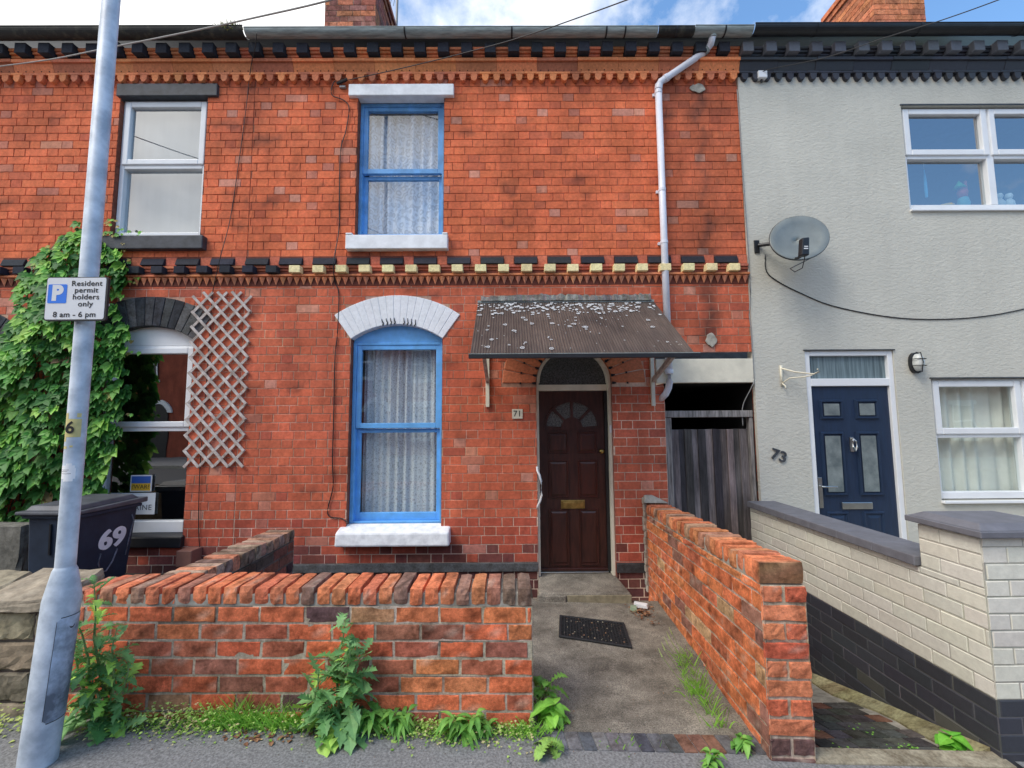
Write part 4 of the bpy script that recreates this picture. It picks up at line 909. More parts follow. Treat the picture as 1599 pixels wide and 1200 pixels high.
wire('wall_cable', 'thin grey cable running down the joint between brick and grey render', [at(1151,140,-.02), at(1161,290,-.02), at(1171,440,-.02), at(1170,490,-.02), at(1173,520,-.02), at(1177,590,-.02), at(1174,604,-.015), at(1160,634,.05), at(1160,665,.05)], .005, 'greycable')
wire('wall_cable', 'black cable dropping down the brickwork left of the blue windows', [at(537,126,-.02), at(522,128,-.02), at(518,148,-.02), at(537,157,-.015), at(545,170,-.012), at(540,205,-.012), at(532,235,-.012), at(530,300,-.012), at(529,360,-.012), at(521,410,-.11), at(523,440,-.012), at(529,460,-.012), at(527,520,-.012), at(523,560,-.012), at(521,650,-.012), at(519,720,-.012), at(520,760,-.012), at(512,795,-.012), at(515,807,-.012), at(533,810,-.012), at(545,818,-.04)], .0055)
wire('wall_cable', 'thin dark cable from the gutter down behind the trellis to the ground', [at(401,52,-.29), at(398,76,-.20), at(391,110,-.06), at(383,180,-.012), at(372,260,-.012), at(360,340,-.012), at(346,395,-.10), at(337,432,-.06), at(331,468,-.012), at(325,560,-.012), at(316,680,-.012), at(312,735,-.012), at(310,820,-.012), at(313,872,-.012)], .004)
wire('overhead_wire', 'single dark overhead line from the brick house to the upper right', [at(536,127,-.03), at(640,104,-.25), at(760,74,-.6), at(840,50,-.9), at(985,-2,-1.6), at(1100,-48,-2.2)], .0045)
wire('overhead_wire', 'pale twin overhead line crossing behind the lamp post', [at(-60,112,-.1), at(0,104,-.25), at(80,93,-.6), at(160,77,-.9), at(300,49,-1.4), at(420,23,-1.8), at(510,2,-2.1), at(640,-34,-2.3)], .006, 'greycable')
wire('overhead_wire', 'dark overhead line slanting past the orange chimney', [at(1186,116,-.05), at(1200,109,-.1), at(1290,90,-.4), at(1380,60,-.8), at(1470,32,-1.2), at(1565,-2,-1.6), at(1700,-55,-2.1)], .004)
b = thing('cable_bracket', at(537,128,-.01), 'small black cable bracket at the left end of the white lintel', 'bracket')
q = MB(); p = at(535,129,-.03); q.tube([p+Vector((-.06,0,-.015)), p+Vector((.06,-.02,.02))], .016, 8); q.build('clamp', M['blackplastic'], b)
q = MB(); q.box(p.x-.035, p.x+.03, -.03, -.003, p.z-.055, p.z-.035); q.build('foot', M['greycable'], b)
p = at(1187,122,-.012); b = thing('junction_box', p, 'small white junction box under the black eaves', 'junction box')
q = MB(); q.box(p.x-.05, p.x+.05, -.07, -.0125, p.z-.04, p.z+.045); q.build('case', M['upvc'], b, bevel=.008); q = MB(); q.tube([p+Vector((0,-.02,-.04)), p+Vector((0,-.02,-.07))], .012, 8); q.build('gland', M['blackplastic'], b)
# bulkhead lamp
p = at(1429,567,-.03); b = thing('wall_lamp', p, 'black oval bulkhead lamp with a wire guard beside the navy door', 'lamp')
def oval(q, cx, cz, rx, rz, y0, y1, n=20, c=(.5,.5,.5)): q.prism([(cx+rx*math.cos(6.283*k/n)*(abs(math.cos(6.283*k/n))**-.25 if abs(math.cos(6.283*k/n)) > .05 else 1), y0, cz+rz*math.sin(6.283*k/n)) for k in range(n)], (0, y1-y0, 0), c)
q = MB(); oval(q, p.x, p.z, .062, .108, -.05, -.013); q.build('base', M['blackplastic'], b, bevel=.004)
q = MB()
for rr, y in ((1, -.0505), (.92, -.085), (.7, -.10), (.3, -.108)): pass
q = MB(); rg = [[q.vert((p.x+.048*rr*math.cos(6.283*k/20), y, p.z+.092*rr*math.sin(6.283*k/20))) for k in range(20)] for rr, y in ((1, -.05), (.96, -.08), (.8, -.10), (.4, -.11), (.02, -.112))]
for a, c_ in zip(rg, rg[1:]):
    for k in range(20): q.face((a[k], a[(k+1) % 20], c_[(k+1) % 20], c_[k]))
q.build('diffuser', M['lampglass'], b, smooth=True)
q = MB(); 
for z in (-.035, .035): q.tube([(p.x-.06,-.05,p.z+z),(p.x-.055,-.10,p.z+z),(p.x,-.122,p.z+z),(p.x+.055,-.10,p.z+z),(p.x+.06,-.05,p.z+z)], .004, 6)
q.tube([(p.x,-.05,p.z+.11),(p.x,-.10,p.z+.10),(p.x,-.122,p.z),(p.x,-.10,p.z-.10),(p.x,-.05,p.z-.11)], .005, 6); q.build('guard', M['blackplastic'], b)
# basket bracket
p0 = at(1219,574,-.012); b = thing('hanging_basket_bracket', p0, 'empty white scrolled basket bracket left of the navy door', 'bracket')
q = MB(); z = p0.z; x = p0.x; q.box(x-.012, x+.012, -.024, -.0125, z-.20, z+.02); q.tube([(x,-.02,z-.01),(x+.07,-.12,z-.06),(x+.17,-.26,z-.10),(x+.20,-.30,z-.08),(x+.19,-.29,z-.05)], .008, 8); q.tube([(x,-.02,z-.17),(x+.05,-.07,z-.12),(x+.12,-.18,z-.12),(x+.16,-.25,z-.11)], .007, 8); q.tube([(x+.0,-.02,z-.17),(x+.015,-.05,z-.20),(x+.01,-.06,z-.23)], .008, 8); q.build('scroll', M['cream'], b, smooth=True)
# trellis
t = thing('trellis', (-3.04, -.02, 1.185), 'weathered white diamond lattice trellis screwed to the brick wall', 'trellis')
def slats(sgn, y0, y1):
    q = MB(); x0, x1, z0, z1 = -3.335, -2.735, 1.185, 3.0; s = 1.073; step = .161; w = .0135
    k = -20
    while k < 40:
        zc = z0 + k*step; k += 1
        # centre line z = zc + sgn*s*(x-xm), cut to the panel
        xm = (x0+x1)/2; pts = []
        xa, xb = x0, x1
        f = lambda x: zc+sgn*s*(x-xm)
        lo, hi = (xa, xb)
        for zb in (z0, z1):
            pass
        xs_ = [xa, xb]
        xi0 = xm+sgn*(z0-zc)/s; xi1 = xm+sgn*(z1-zc)/s
        lo = max(xa, min(xi0, xi1)); hi = min(xb, max(xi0, xi1))
        if hi-lo < .06: continue
        d = Vector((1, 0, sgn*s)).normalized(); n_ = Vector((-d.z, 0, d.x))*w; e = .010
        a = Vector((lo, y0, f(lo)))-d*e; b_ = Vector((hi, y0, f(hi)))+d*e; j = random.uniform(-.003, .003)
        q.prism([a-n_+Vector((0,0,j)), b_-n_, b_+n_, a+n_+Vector((0,0,j))], (0, y1-y0, 0))
    return q
slats(1, -.022, -.010).build('back_slats', M['lattice'], t, bevel=.002); slats(-1, -.036, -.0225).build('front_slats', M['lattice'], t, bevel=.002)
q = MB(); q.box(-3.262, -3.112, -.16, -.002, .235, .388); tag(q.build('vent_box', M['browbox'], bevel=.008, origin=(-3.187,-.08,.235)), 'small plain brown box at the foot of the brick wall below the trellis', 'box')
# gate
t = thing('wooden_gate', (2.08, .09, -.5), 'silvered black wooden gate of upright boards closing the passage', 'gate')
q = MB(); x = 1.70; rnd = random.Random(12); k = 0
while x < 2.50:
    w = rnd.uniform(.058, .085); x1 = min(2.505, x+w); y = .10+.012*(k % 2)+rnd.uniform(-.003, .003); lean = .012
    c = jit(rnd.choice([(.085,.075,.07),(.045,.043,.045),(.12,.11,.105),(.03,.03,.032),(.15,.13,.12)]), .25)
    q.hexa([(x+lean+.012*0,y,-.48),(x1+lean+.008,y,-.48),(x1+lean+.008,y+.02,-.48),(x+lean,y+.02,-.48),(x,y-.006,1.53+rnd.uniform(-.008,.004)),(x1+.008,y-.006,1.53+rnd.uniform(-.008,.004)),(x1+.008,y+.018,1.53),(x,y+.018,1.53)], c); x = x1; k += 1
q.build('boards', M['gatewood'], t, bevel=.004)
bx('post', M['gatepost'] if 'gatepost' in M else M['lattice'], t, 1.614, 1.690, .045, .12, -.5, 1.652, bevel=.006)
M['gatepost'] = mat('silvered gate timber', (.20, .19, .185), .85, .45, 6, .5, 40, stretch=(10, 10, .8), c2=(.36, .34, .33)); t.children[-1].data.materials[0] = M['gatepost']
bx('post', M['gatepost'], t, 2.510, 2.546, .045, .12, -.5, 1.652, bevel=.006); bx('top_rail', M['gatepost'], t, 1.614, 2.546, .035, .12, 1.655, 1.725, bevel=.006)
# aerial beside the left chimney
t = thing('television_aerial', (-1.965, 2.55, 7.0), 'thin grey television aerial mast rising behind the left chimney', 'aerial')
q = MB(); q.tube([(-1.965,2.55,6.9),(-1.935,2.55,10.2)], .022, 8); q.build('mast', M['greycable'], t)
q = MB(); q.tube([(-2.35,2.9,9.3),(-1.5,2.3,9.5)], .012, 6)
for k in range(10): p = Vector((-2.35,2.9,9.3)).lerp(Vector((-1.5,2.3,9.5)), k/9); q.tube([p+Vector((-.1,.13,-.25)), p+Vector((.1,-.13,.25))], .005, 5)
q.build('antenna', M['greycable'], t)

# ================================================================== garden walls
def gcol(x, z, h):
    k = random.random()
    c = (.74,.185,.085) if k < .40 else (.54,.165,.095) if k < .62 else (.70,.24,.10) if k < .78 else (.38,.15,.10) if k < .90 else (.50,.25,.14) if k < .96 else (.15,.085,.085)
    return jit(c, .16)
def gmort(x, z): return jit((.50,.43,.34), .18)
def capcol():
    return jit(random.choice([(.72,.23,.11),(.70,.21,.10),(.66,.21,.11),(.50,.22,.15),(.36,.21,.15),(.66,.25,.12),(.24,.15,.12)]), .15)
GK = dict(course=.0905, bond=(.241,), joint=.012, depth=.004, bev=.0025, rag=.0038, nx=4, nz=2)
def rough_block(q, p, c, cuts=3, rag=.003):
    # a worn brick: eight corners, each face broken up and jittered
    p = [Vector(x) for x in p]; n = cuts
    def corner(u, v, w):
        b = (p[0]*(1-u)+p[1]*u)*(1-v)+(p[3]*(1-u)+p[2]*u)*v; t_ = (p[4]*(1-u)+p[5]*u)*(1-v)+(p[7]*(1-u)+p[6]*u)*v
        return b*(1-w)+t_*w
    cen = sum(p, Vector())/8; idx = {}
    def V(i, j, k):
        if (i, j, k) not in idx:
            e = sum(1 for a in (i, j, k) if a in (0, n)); pt = corner(i/n, j/n, k/n)
            if e >= 2: pt = pt+(cen-pt).normalized()*(.004*(e-1)+abs(random.gauss(0, rag))*1.1)
            idx[(i, j, k)] = q.vert(pt+Vector((random.uniform(-rag, rag), random.uniform(-rag, rag), random.uniform(-rag, rag)))*.5, c)
        return idx[(i, j, k)]
    for a in range(n):
        for b in range(n):
            for k in (0, n):
                q.face((V(a,b,k), V(a+1,b,k), V(a+1,b+1,k), V(a,b+1,k))); q.face((V(a,k,b), V(a+1,k,b), V(a+1,k,b+1), V(a,k,b+1))); q.face((V(k,a,b), V(k,a+1,b), V(k,a+1,b+1), V(k,a,b+1)))
# front wall
t = thing('garden_wall', (-1.1, -1.95, 0), 'low weathered red brick front wall with brick-on-edge top facing the pavement', 'wall')
q = MB(); X0, X1, YF, YB = -2.44, .115, -2.08, -1.83
pf = lambda u, z, d: (u, YF-d, z + (-.010*(u-X1)))
brickwork(q, pf, X0, X1, .603-8*.0905, .603, gcol, gmort, **GK)
brickwork(q, frame_yz(X1, 1), YF, YB, -.05, .603, gcol, gmort, **GK); brickwork(q, lambda u, z, d: (u, YB+d, z+(-.010*(u-X1))), X0, X1, -.05, .603, gcol, gmort, **dict(GK, nx=1, nz=1))
q.hexa([(X0,YF+.03,-.1),(X1-.03,YF+.03,-.1),(X1-.03,YB-.03,-.1),(X0,YB-.03,-.1),(X0,YF+.03,.625),(X1-.03,YF+.03,.603),(X1-.03,YB-.03,.603),(X0,YB-.03,.625)], (.30,.26,.2)); weather(q)
q.build('wall', M['oldbrick'], t)
q = MB(); n = 30; p = (X1-X0)/n
for k in range(n):
    a = X0+p*k; zz = -.010*(a-X1); g = random.uniform(.004, .007); e = random.uniform(-.008, .006); h = .700+zz+random.uniform(-.006, .006) - (.03 if k == 0 else .012 if k == 1 else 0)
    b0 = .608+zz; bb = YB+random.uniform(-.006, .012); c = capcol()
    rough_block(q, [(a+g,YF+e,b0),(a+p-g,YF+e,b0),(a+p-g,bb,b0),(a+g,bb,b0),(a+g,YF+e,h),(a+p-g,YF+e,h),(a+p-g,bb,h),(a+g,bb,h)], c)
weather(q, .82, .10); q.build('capping', M['oldbrick'], t)
q = MB(); q.hexa([(X0,YF+.012,.60),(X1-.01,YF+.012,.60),(X1-.01,YB-.01,.60),(X0,YB-.01,.60),(X0,YF+.012,.680),(X1-.01,YF+.012,.672),(X1-.01,YB-.01,.672),(X0,YB-.01,.680)]); q.build('mortar_bed', M['mortar'], t)
# wall dividing the two front gardens
t = thing('garden_wall', (-2.05, -.9, 0), 'brick wall with shade coloured into its right face, running back from the front wall toward the house', 'wall')
q = MB(); dcol = lambda x, z, h: jit(random.choice([(.20,.085,.06),(.09,.06,.055),(.28,.10,.065),(.14,.08,.06)]), .25)  # darker brick colours put shade into the face turned from the sun
pd = lambda u, z, d: (-1.945+d, u, z)
brickwork(q, pd, -1.835, -.52, -.05, .575, dcol, lambda x, z: jit((.14,.12,.1), .3), **dict(GK, course=.0888)); brickwork(q, lambda u, z, d: (-2.165-d, u, z), -1.835, -.52, -.05, .575, gcol, gmort, **dict(GK, nx=1, nz=1))
brickwork(q, lambda u, z, d: (u, -.52+d, z), -2.165, -1.945, -.05, .575, gcol, gmort, **dict(GK, nx=1, nz=1)); q.box(-2.14, -1.97, -1.835, -.545, -.1, .575, (.2,.17,.14)); q.build('wall', M['oldbrick'], t)
q = MB(); n = 15; p = 1.315/n
for k in range(n):
    a = -.52-p*(k+1); h = .668+random.uniform(-.005, .007)+.018*k/n; c = jit(random.choice([(.52,.26,.17),(.42,.24,.17),(.46,.32,.23),(.56,.24,.14),(.3,.2,.15)]), .15)
    x0, x1 = -2.175+random.uniform(-.008, .006), -1.94+random.uniform(-.006, .008)
    rough_block(q, [(x0,a+.005,.578),(x1,a+.005,.578),(x1,a+p-.005,.578),(x0,a+p-.005,.578),(x0,a+.005,h),(x1,a+.005,h),(x1,a+p-.005,h),(x0,a+p-.005,h)], c)
weather(q, .82, .10); q.build('capping', M['oldbrick'], t)
q = MB(); q.box(-2.155, -1.96, -1.83, -.53, .57, .645); q.build('mortar_bed', M['mortar'], t)
# wall along the path
t = thing('garden_wall', (1.42, -1.1, 0), 'orange brick side wall between the path and the passage, its top sloping to the street', 'wall')
A, B = Vector((1.372, -.004, 0)), Vector((1.265, -2.285, 0)); U = (B-A); LEN = U.length; U.normalize(); Nn = Vector((-1, 0, 0)); Nn = (Nn-U*Nn.dot(U)).normalized(); SL = (.885-.778)/LEN; TH = .222
def pw(u, z, d): v = A+U*u+Nn*d; return (v.x, v.y, z+SL*u)
def pwb(u, z, d): v = A+U*u-Nn*(TH+d); return (v.x, v.y, z+SL*u)
def pwe(u, z, d): v = B-Nn*u+U*d; return (v.x, v.y, z+SL*LEN)
def pcol(x, z, h):
    k = random.random()
    c = (.72,.22,.09) if k < .5 else (.60,.18,.09) if k < .72 else (.74,.27,.11) if k < .84 else (.34,.16,.12) if k < .95 else (.60,.38,.2)
    return jit(c, .14)
HB = .673; z0_ = HB-9*.0905-.05
kw = dict(GK, depth=.007)
brickwork(q := MB(), pw, 0, LEN, z0_, HB, pcol, lambda x, z: jit((.58,.48,.37), .15), **kw)
brickwork(q, pwb, 0, LEN, z0_-.4, HB, pcol, gmort, **dict(kw, nx=1, nz=1)); 
ecol = lambda x, z, h: jit(random.choice([(.70,.19,.10),(.62,.15,.08),(.70,.24,.12)]), .12) if z > -.12 else (.16,.09,.085)
for r in range(10):                                     # the end of the wall: headers and stretchers by turns
    a, b = HB-(r+1)*.0905, HB-r*.0905
    parts = ((.0, TH),) if r % 2 else ((.0, TH/2), (TH/2, TH))
    q.poly((pwe(0,a,-.008), pwe(TH,a,-.008), pwe(TH,b,-.008), pwe(0,b,-.008)), jit((.55,.46,.36), .15))
    for s0, s1 in parts:
        e = random.uniform(-.006, .006); one_brick(q, pwe, s0+(.006 if s0 else .0)+e*.4, s1-(.006 if s1 < TH else 0)+e, a+.006, b-.006, ecol(0, a, 0), random.uniform(-.002,.004), -.012, .005, .0045, 4, 3)
v = [A+U*.006-Nn*.03, B-U*.03-Nn*.03, B-U*.03-Nn*(TH-.03), A+U*.006-Nn*(TH-.03)]
q.hexa([(a.x,a.y,-.7) for a in v]+[(a.x,a.y,HB+SL*u) for a, u in zip(v, (0,LEN,LEN,0))], (.36,.30,.23)); weather(q, .8, .08); q.build('wall', M['oldbrick'], t)
q = MB(); n = 24; p = LEN/n
for k in range(n):
    u0, u1 = p*k+.0055, p*(k+1)-.0055; h = .105+random.uniform(-.008, .006); l, r = random.uniform(-.006, .006), TH+random.uniform(-.004, .012); c = jit(random.choice([(.72,.24,.11),(.70,.22,.10),(.46,.28,.19),(.64,.22,.12),(.54,.26,.17),(.7,.29,.13)]), .14)
    if k == n-1: c = (.70,.23,.11)
    def cc(u, s, z): w_ = A+U*u-Nn*s; return (w_.x, w_.y, HB+.004+z+SL*u)
    rough_block(q, [cc(u0,l,0),cc(u0,r,0),cc(u1,r,0),cc(u1,l,0),cc(u0,l,h),cc(u0,r,h),cc(u1,r,h),cc(u1,l,h)], c)
    if k == n-1:
        for i in range(len(q.v)):
            if q.v[i][1] < B.y+.012: q.c[i] = jit((.24,.13,.07), .3)
weather(q, .82, .10); q.build('capping', M['oldbrick'], t)
q = MB(); q.hexa([cc(.0,.012,-.01),cc(.0,TH-.012,-.01),cc(LEN-.02,TH-.012,-.01),cc(LEN-.02,.012,-.01),cc(.0,.012,.078),cc(.0,TH-.012,.078),cc(LEN-.02,TH-.012,.078),cc(LEN-.02,.012,.078)]); q.build('mortar_bed', M['mortar'], t)
q = MB(); rnd = random.Random(3)
for k in range(14): 
    z = -.08+k*.066; w = rnd.uniform(.018, .04); q.hexa([(1.372-w,-.045-.02*rnd.random(),z),(1.385,-.03,z),(1.385,.0,z),(1.372-w,.0,z),(1.372-w*rnd.uniform(.7,1.1),-.04-.02*rnd.random(),z+.068),(1.385,-.03,z+.068),(1.385,.0,z+.068),(1.372-w,.0,z+.068)])
q.hexa([(1.33,-.09,.80),(1.60,-.07,.79),(1.60,0,.79),(1.33,0,.80),(1.36,-.05,.865),(1.44,-.05,.865),(1.44,0,.87),(1.36,0,.87)]); q.build('mortar_fillet', M['mortar'], t, bevel=.01)
# white and black wall of number 73
t = thing('garden_wall', (2.6, -1.1, 0), 'cream painted brick wall with a black base and dark grey coping, ending in a pier', 'wall')
def wcol(x, z, h): return jit((.74,.72,.63), .05) if z > .2 else (jit((.050,.053,.066), .12) if random.random() < .8 or z > -.02 else jit((.08,.08,.075), .3))
def wm(x, z): return jit((.50,.485,.42), .12) if z > .198 else jit((.12,.12,.125), .3)
WK = dict(course=.0832, bond=(.235,), joint=.006, depth=.004, bev=.004, rag=.0016); ZB = .2-9*.0832
brickwork(q := MB(), lambda u, z, d: (2.44-d, u, z), -2.25, -.0, ZB, .741, wcol, wm, **WK)
brickwork(q, lambda u, z, d: (2.44-d, u, z), -2.25, -1.89, .7411, 1.0, wcol, wm, **WK)
brickwork(q, frame_xz(-2.25), 2.44, 2.90, ZB, 1.0, wcol, wm, **WK); brickwork(q, lambda u, z, d: (2.9+d, u, z), -2.25, -1.89, ZB, 1.0, wcol, wm, **WK); brickwork(q, lambda u, z, d: (u, -1.89+d, z), 2.44, 2.9, .74, 1.0, wcol, wm, **WK)
brickwork(q, frame_xz(-2.2), 2.9, 5.6, ZB, .62, wcol, wm, **WK); q.box(2.9, 5.6, -2.195, -2.0, -.4, .619, (.5,.48,.42)); q.box(2.446, 2.66, -1.89, -.01, -.6, .739, (.4,.38,.32)); q.box(2.446, 2.894, -2.244, -1.896, -.5, .995, (.4,.38,.32))
q.build('wall', M['painted'], t)
q = MB()
for k in range(6):
    a, b = -1.888+1.878*k/6, -1.888+1.878*(k+1)/6
    q.hexa([(2.405,a+.0008,.7425),(2.69,a+.0008,.7425),(2.69,b-.0008,.7425),(2.405,b-.0008,.7425),(2.408,a+.0008,.800),(2.69,a+.0008,.802),(2.69,b-.0008,.802),(2.408,b-.0008,.800)])
q.box(2.9, 5.6, -2.235, -1.97, .6205, .68); q.build('coping', M['coping'], t, bevel=.006)
q = MB(); a, b = (2.40, 2.94, -2.292, -1.85), .0
x0, x1, y0, y1 = a; q.hexa([(x0,y0,1.002),(x1,y0,1.002),(x1,y1,1.002),(x0,y1,1.002),(x0,y0,1.036),(x1,y0,1.036),(x1,y1,1.036),(x0,y1,1.036)]); q.hexa([(x0+.012,y0+.012,1.0365),(x1-.012,y0+.012,1.0365),(x1-.012,y1-.012,1.0365),(x0+.012,y1-.012,1.0365),(x0+.06,y0+.06,1.066),(x1-.06,y0+.06,1.066),(x1-.06,y1-.06,1.066),(x0+.06,y1-.06,1.066)]); q.build('pier_cap', M['coping'], t, bevel=.005)
q = MB()                                                # mossy cement footing along the ramp
for k in range(12):
    a, b = -2.2+.16*k, -2.2+.16*(k+1); w0, w1 = .10+.03*math.sin(k*1.3), .10+.03*math.sin((k+1)*1.3)
    q.hexa([(2.44-w0,a,ramp_z(0,a)-.05),(2.436,a,ramp_z(0,a)-.05),(2.436,b,ramp_z(0,b)-.05),(2.44-w1,b,ramp_z(0,b)-.05),(2.44-w0,a,ramp_z(0,a)+.012),(2.436,a,ramp_z(0,a)+.05),(2.436,b,ramp_z(0,b)+.05),(2.44-w1,b,ramp_z(0,b)+.012)], jit((.33,.30,.17), .2))
q.build('footing', M['oldbrick'], t)
# stone wall of 69
t = thing('stone_wall', (-3.3, -2.0, 0), 'buff stone garden wall with a worn slab top behind the lamp post', 'wall')
q = MB(); scol = lambda x, z, h: jit(random.choice([(.42,.36,.25),(.36,.30,.21),(.46,.39,.27),(.28,.23,.17)]), .15)
brickwork(q, frame_xz(-2.09), -6.5, -2.455, -.02, .60, scol, lambda x, z: jit((.10,.085,.065), .3), course=.155, bond=(.34, .26), joint=.014, depth=.016, bev=.010, rag=.009, nx=7, nz=4)
q.box(-6.5, -2.48, -2.06, -1.8, -.1, .6, (.2,.17,.12)); q.build('wall', M['stone'], t)
q = MB()
x = -2.46
for w in (.42, .5, .46, .55, .5, .6): 
    c = jit((.46,.40,.28), .12); rough_block(q, [(x-w+.01,-2.13,.605),(x-.008,-2.13,.605),(x-.008,-1.78,.605),(x-w+.01,-1.78,.605),(x-w+.01,-2.12,.685),(x-.008,-2.12,.675),(x-.02,-1.80,.74),(x-w+.02,-1.80,.75)], c, 6, .009); x -= w
q.build('coping', M['stone'], t)
gx = at(34,830,-.45).x
t = thing('garden_wall', (-5.2, -.4, 0), 'low grey cement wall with mossy stains behind the wheelie bin', 'wall')
q = MB(); rough_block(q, [(-6.4,-.45,-.05),(gx,-.45,-.05),(gx,-.25,-.05),(-6.4,-.25,-.05),(-6.4,-.45,.70),(gx,-.45,.70),(gx,-.25,.70),(-6.4,-.25,.70)], (.22,.21,.18), 8, .008); q.build('wall', M['stone'], t)

# ================================================================== street furniture
LX, LY = -2.142, -2.40
def lean(z): return -.055*max(0, 1-(z-gz(LX))/.78)      # the old base leans a little
t = thing('lamp_post', (LX, LY, gz(LX)), 'tall galvanised steel lamp post on the pavement with stickers and a parking sign', 'lamp post')
q = MB(); q.lathe([(.070,-.05),(.070,.735),(.066,.765),(.046,.868),(.041,.878),(.038,.885)], (LX, LY, gz(LX)), 40); q.v = [(a+lean(c), b, c) for a, b, c in q.v]; q.build('base', M['galv'], t, smooth=True)
q = MB(); q.lathe([(.0385,.87),(.0385,7.9),(.0,7.9)], (LX, LY, gz(LX)), 32); q.build('shaft', M['galv'], t, smooth=True)
q = MB(); q.tube([(LX,LY,7.8),(LX-.0,LY-.3,8.05),(LX-.0,LY-.9,8.15)], .03, 10); q.build('arm', M['galv'], t, smooth=True)
q = MB(); q.hexa([(LX-.12,LY-1.5,8.10),(LX+.12,LY-1.5,8.10),(LX+.09,LY-.85,8.10),(LX-.09,LY-.85,8.10),(LX-.08,LY-1.48,8.22),(LX+.08,LY-1.48,8.22),(LX+.06,LY-.85,8.2),(LX-.06,LY-.85,8.2)]); q.build('lantern', M['blackplastic'], t, bevel=.02)
def wrap(q, a0, a1, z0, z1, r, c=(.5,.5,.5), n=10, cut=0, m=0):
    # a patch lying round the post between two bearings (0 = toward the street, + = to the right)
    for k in range(n):
        t0, t1 = a0+(a1-a0)*k/n, a0+(a1-a0)*(k+1)/n
        P_ = lambda t_, z: (LX+lean(z)+r*math.sin(R(t_)), LY-r*math.cos(R(t_)), z)
        q.poly((P_(t0,z0+(cut if k == 0 else 0)), P_(t1,z0+(cut if k == n-1 else 0)), P_(t1,z1-(cut if k == n-1 else 0)), P_(t0,z1-(cut if k == 0 else 0))), c, m)
zb = gz(LX)
q = MB(); wrap(q, 40, 138, zb+.20, zb+.66, .0718, cut=.014); dr_ = q.build('access_door', M['galvdark'], t)
q = MB()
for a0, a1, z0, z1 in ((38.6,40,.212,.648),(138,139.5,.21,.65),(49,129,.196,.200),(49,129,.660,.664)): wrap(q, a0, a1, zb+z0, zb+z1, .0720, n=8)
q.build('door_gap', M['black'], t)
q = MB(); q.text('•', .09, lambda x, y: (LX+lean(zb+.61)+.0722*math.sin(R(86)+x/.072), LY-.0722*math.cos(R(86)+x/.072), zb+.61+y)); q.build('lock_hole', M['black'], t)
q = MB(); wrap(q, -40, 70, 1.552, 1.640, .0391, n=16); wrap(q, -40, -8, 1.640, 1.668, .0391, n=5); wrap(q, 42, 66, 1.648, 1.668, .0391, n=4); wrap(q, -40, -14, 1.530, 1.552, .0391, n=5); wrap(q, -36, -4, 1.495, 1.508, .0391, n=4); wrap(q, 14, 32, 1.503, 1.512, .0391, n=2); st = q.build('yellow_sticker', M['yellowtape'], t)
q = MB(); q.text('6', .080, lambda x, y: (LX+.0400*math.sin(R(8))+x*math.cos(R(8)), LY-.0400*math.cos(R(8))+x*math.sin(R(8)), 1.596+y), bold=.002); q.build('numeral', M['ink'], st)
q = MB()
for a0, a1, z0, z1 in ((-40,58,1.352,1.402),(-40,52,1.402,1.416),(-10,46,1.340,1.352),(2,36,1.416,1.426)): wrap(q, a0, a1, z0, z1, .0391)
wl = q.build('white_sticker', M['number'], t)
q = MB()
for z, b in ((1.394, 22), (1.386, 14), (1.376, 34)): wrap(q, -38, b, z, z+.0018, .0395, n=5)
q.build('printed_lines', M['ink'], wl)
t = thing('parking_sign', (-2.192, -2.46, 2.25), 'white resident parking sign with a blue P clamped to the lamp post', 'sign')
sx0, sx1, sz0, sz1, sy = -2.338, -2.036, 2.132, 2.352, -2.462
def slab(q, x0, x1, z0, z1, y0, y1, r=.012, n=5):
    pts = []
    for cx, cz, a0 in ((x1-r, z0+r, -90), (x1-r, z1-r, 0), (x0+r, z1-r, 90), (x0+r, z0+r, 180)):
        for k in range(n+1): a = R(a0+90*k/n); pts.append((cx+r*math.cos(a), y0, cz+r*math.sin(a)))
    q.prism(pts, (0, y1-y0, 0))
q = MB(); slab(q, sx0, sx1, sz0, sz1, sy, sy+.012); q.build('border', M['blackplastic'], t)
q = MB(); slab(q, sx0+.004, sx1-.009, sz0+.007, sz1-.004, sy-.0012, sy-.0002, .010); pn = q.build('panel', M['signwhite'], t)
q = MB(); slab(q, -2.326, -2.234, 2.220, 2.315, sy-.0024, sy-.0014, .006); bl = q.build('blue_square', M['signblue'], t)
q = MB(); q.text('P', .10, lambda x, y: (-2.280+x, sy-.003, 2.268+y), bold=.006); q.build('lettering', M['signwhite'], bl)
q = MB()
for s_, z, s2 in (('Resident', 2.318, .0365), ('permit', 2.284, .0365), ('holders', 2.250, .0365), ('only', 2.215, .0365)): q.text(s_, s2, lambda x, y, z=z: (-2.138+x*1.12, sy-.0026, z+y), spacing=1.06, bold=.0006)
q.text('8 am - 6 pm', .0375, lambda x, y: (-2.188+x*1.1, sy-.0026, 2.162+y), spacing=1.04, bold=.0006); q.build('lettering', M['ink'], pn)
q = MB(); q.box(LX-.06, LX+.06, sy+.0122, LY-.035, 2.22, 2.25); q.tube([(LX+.043*math.cos(6.283*k/20), LY+.043*math.sin(6.283*k/20), 2.235) for k in range(21)], .006, 6); q.build('clamp', M['galv'], t)
t.location.x += at(119, 467, sy).x-(sx0+sx1)/2; t.location.z += at(119, 467, sy).z-(sz0+sz1)/2
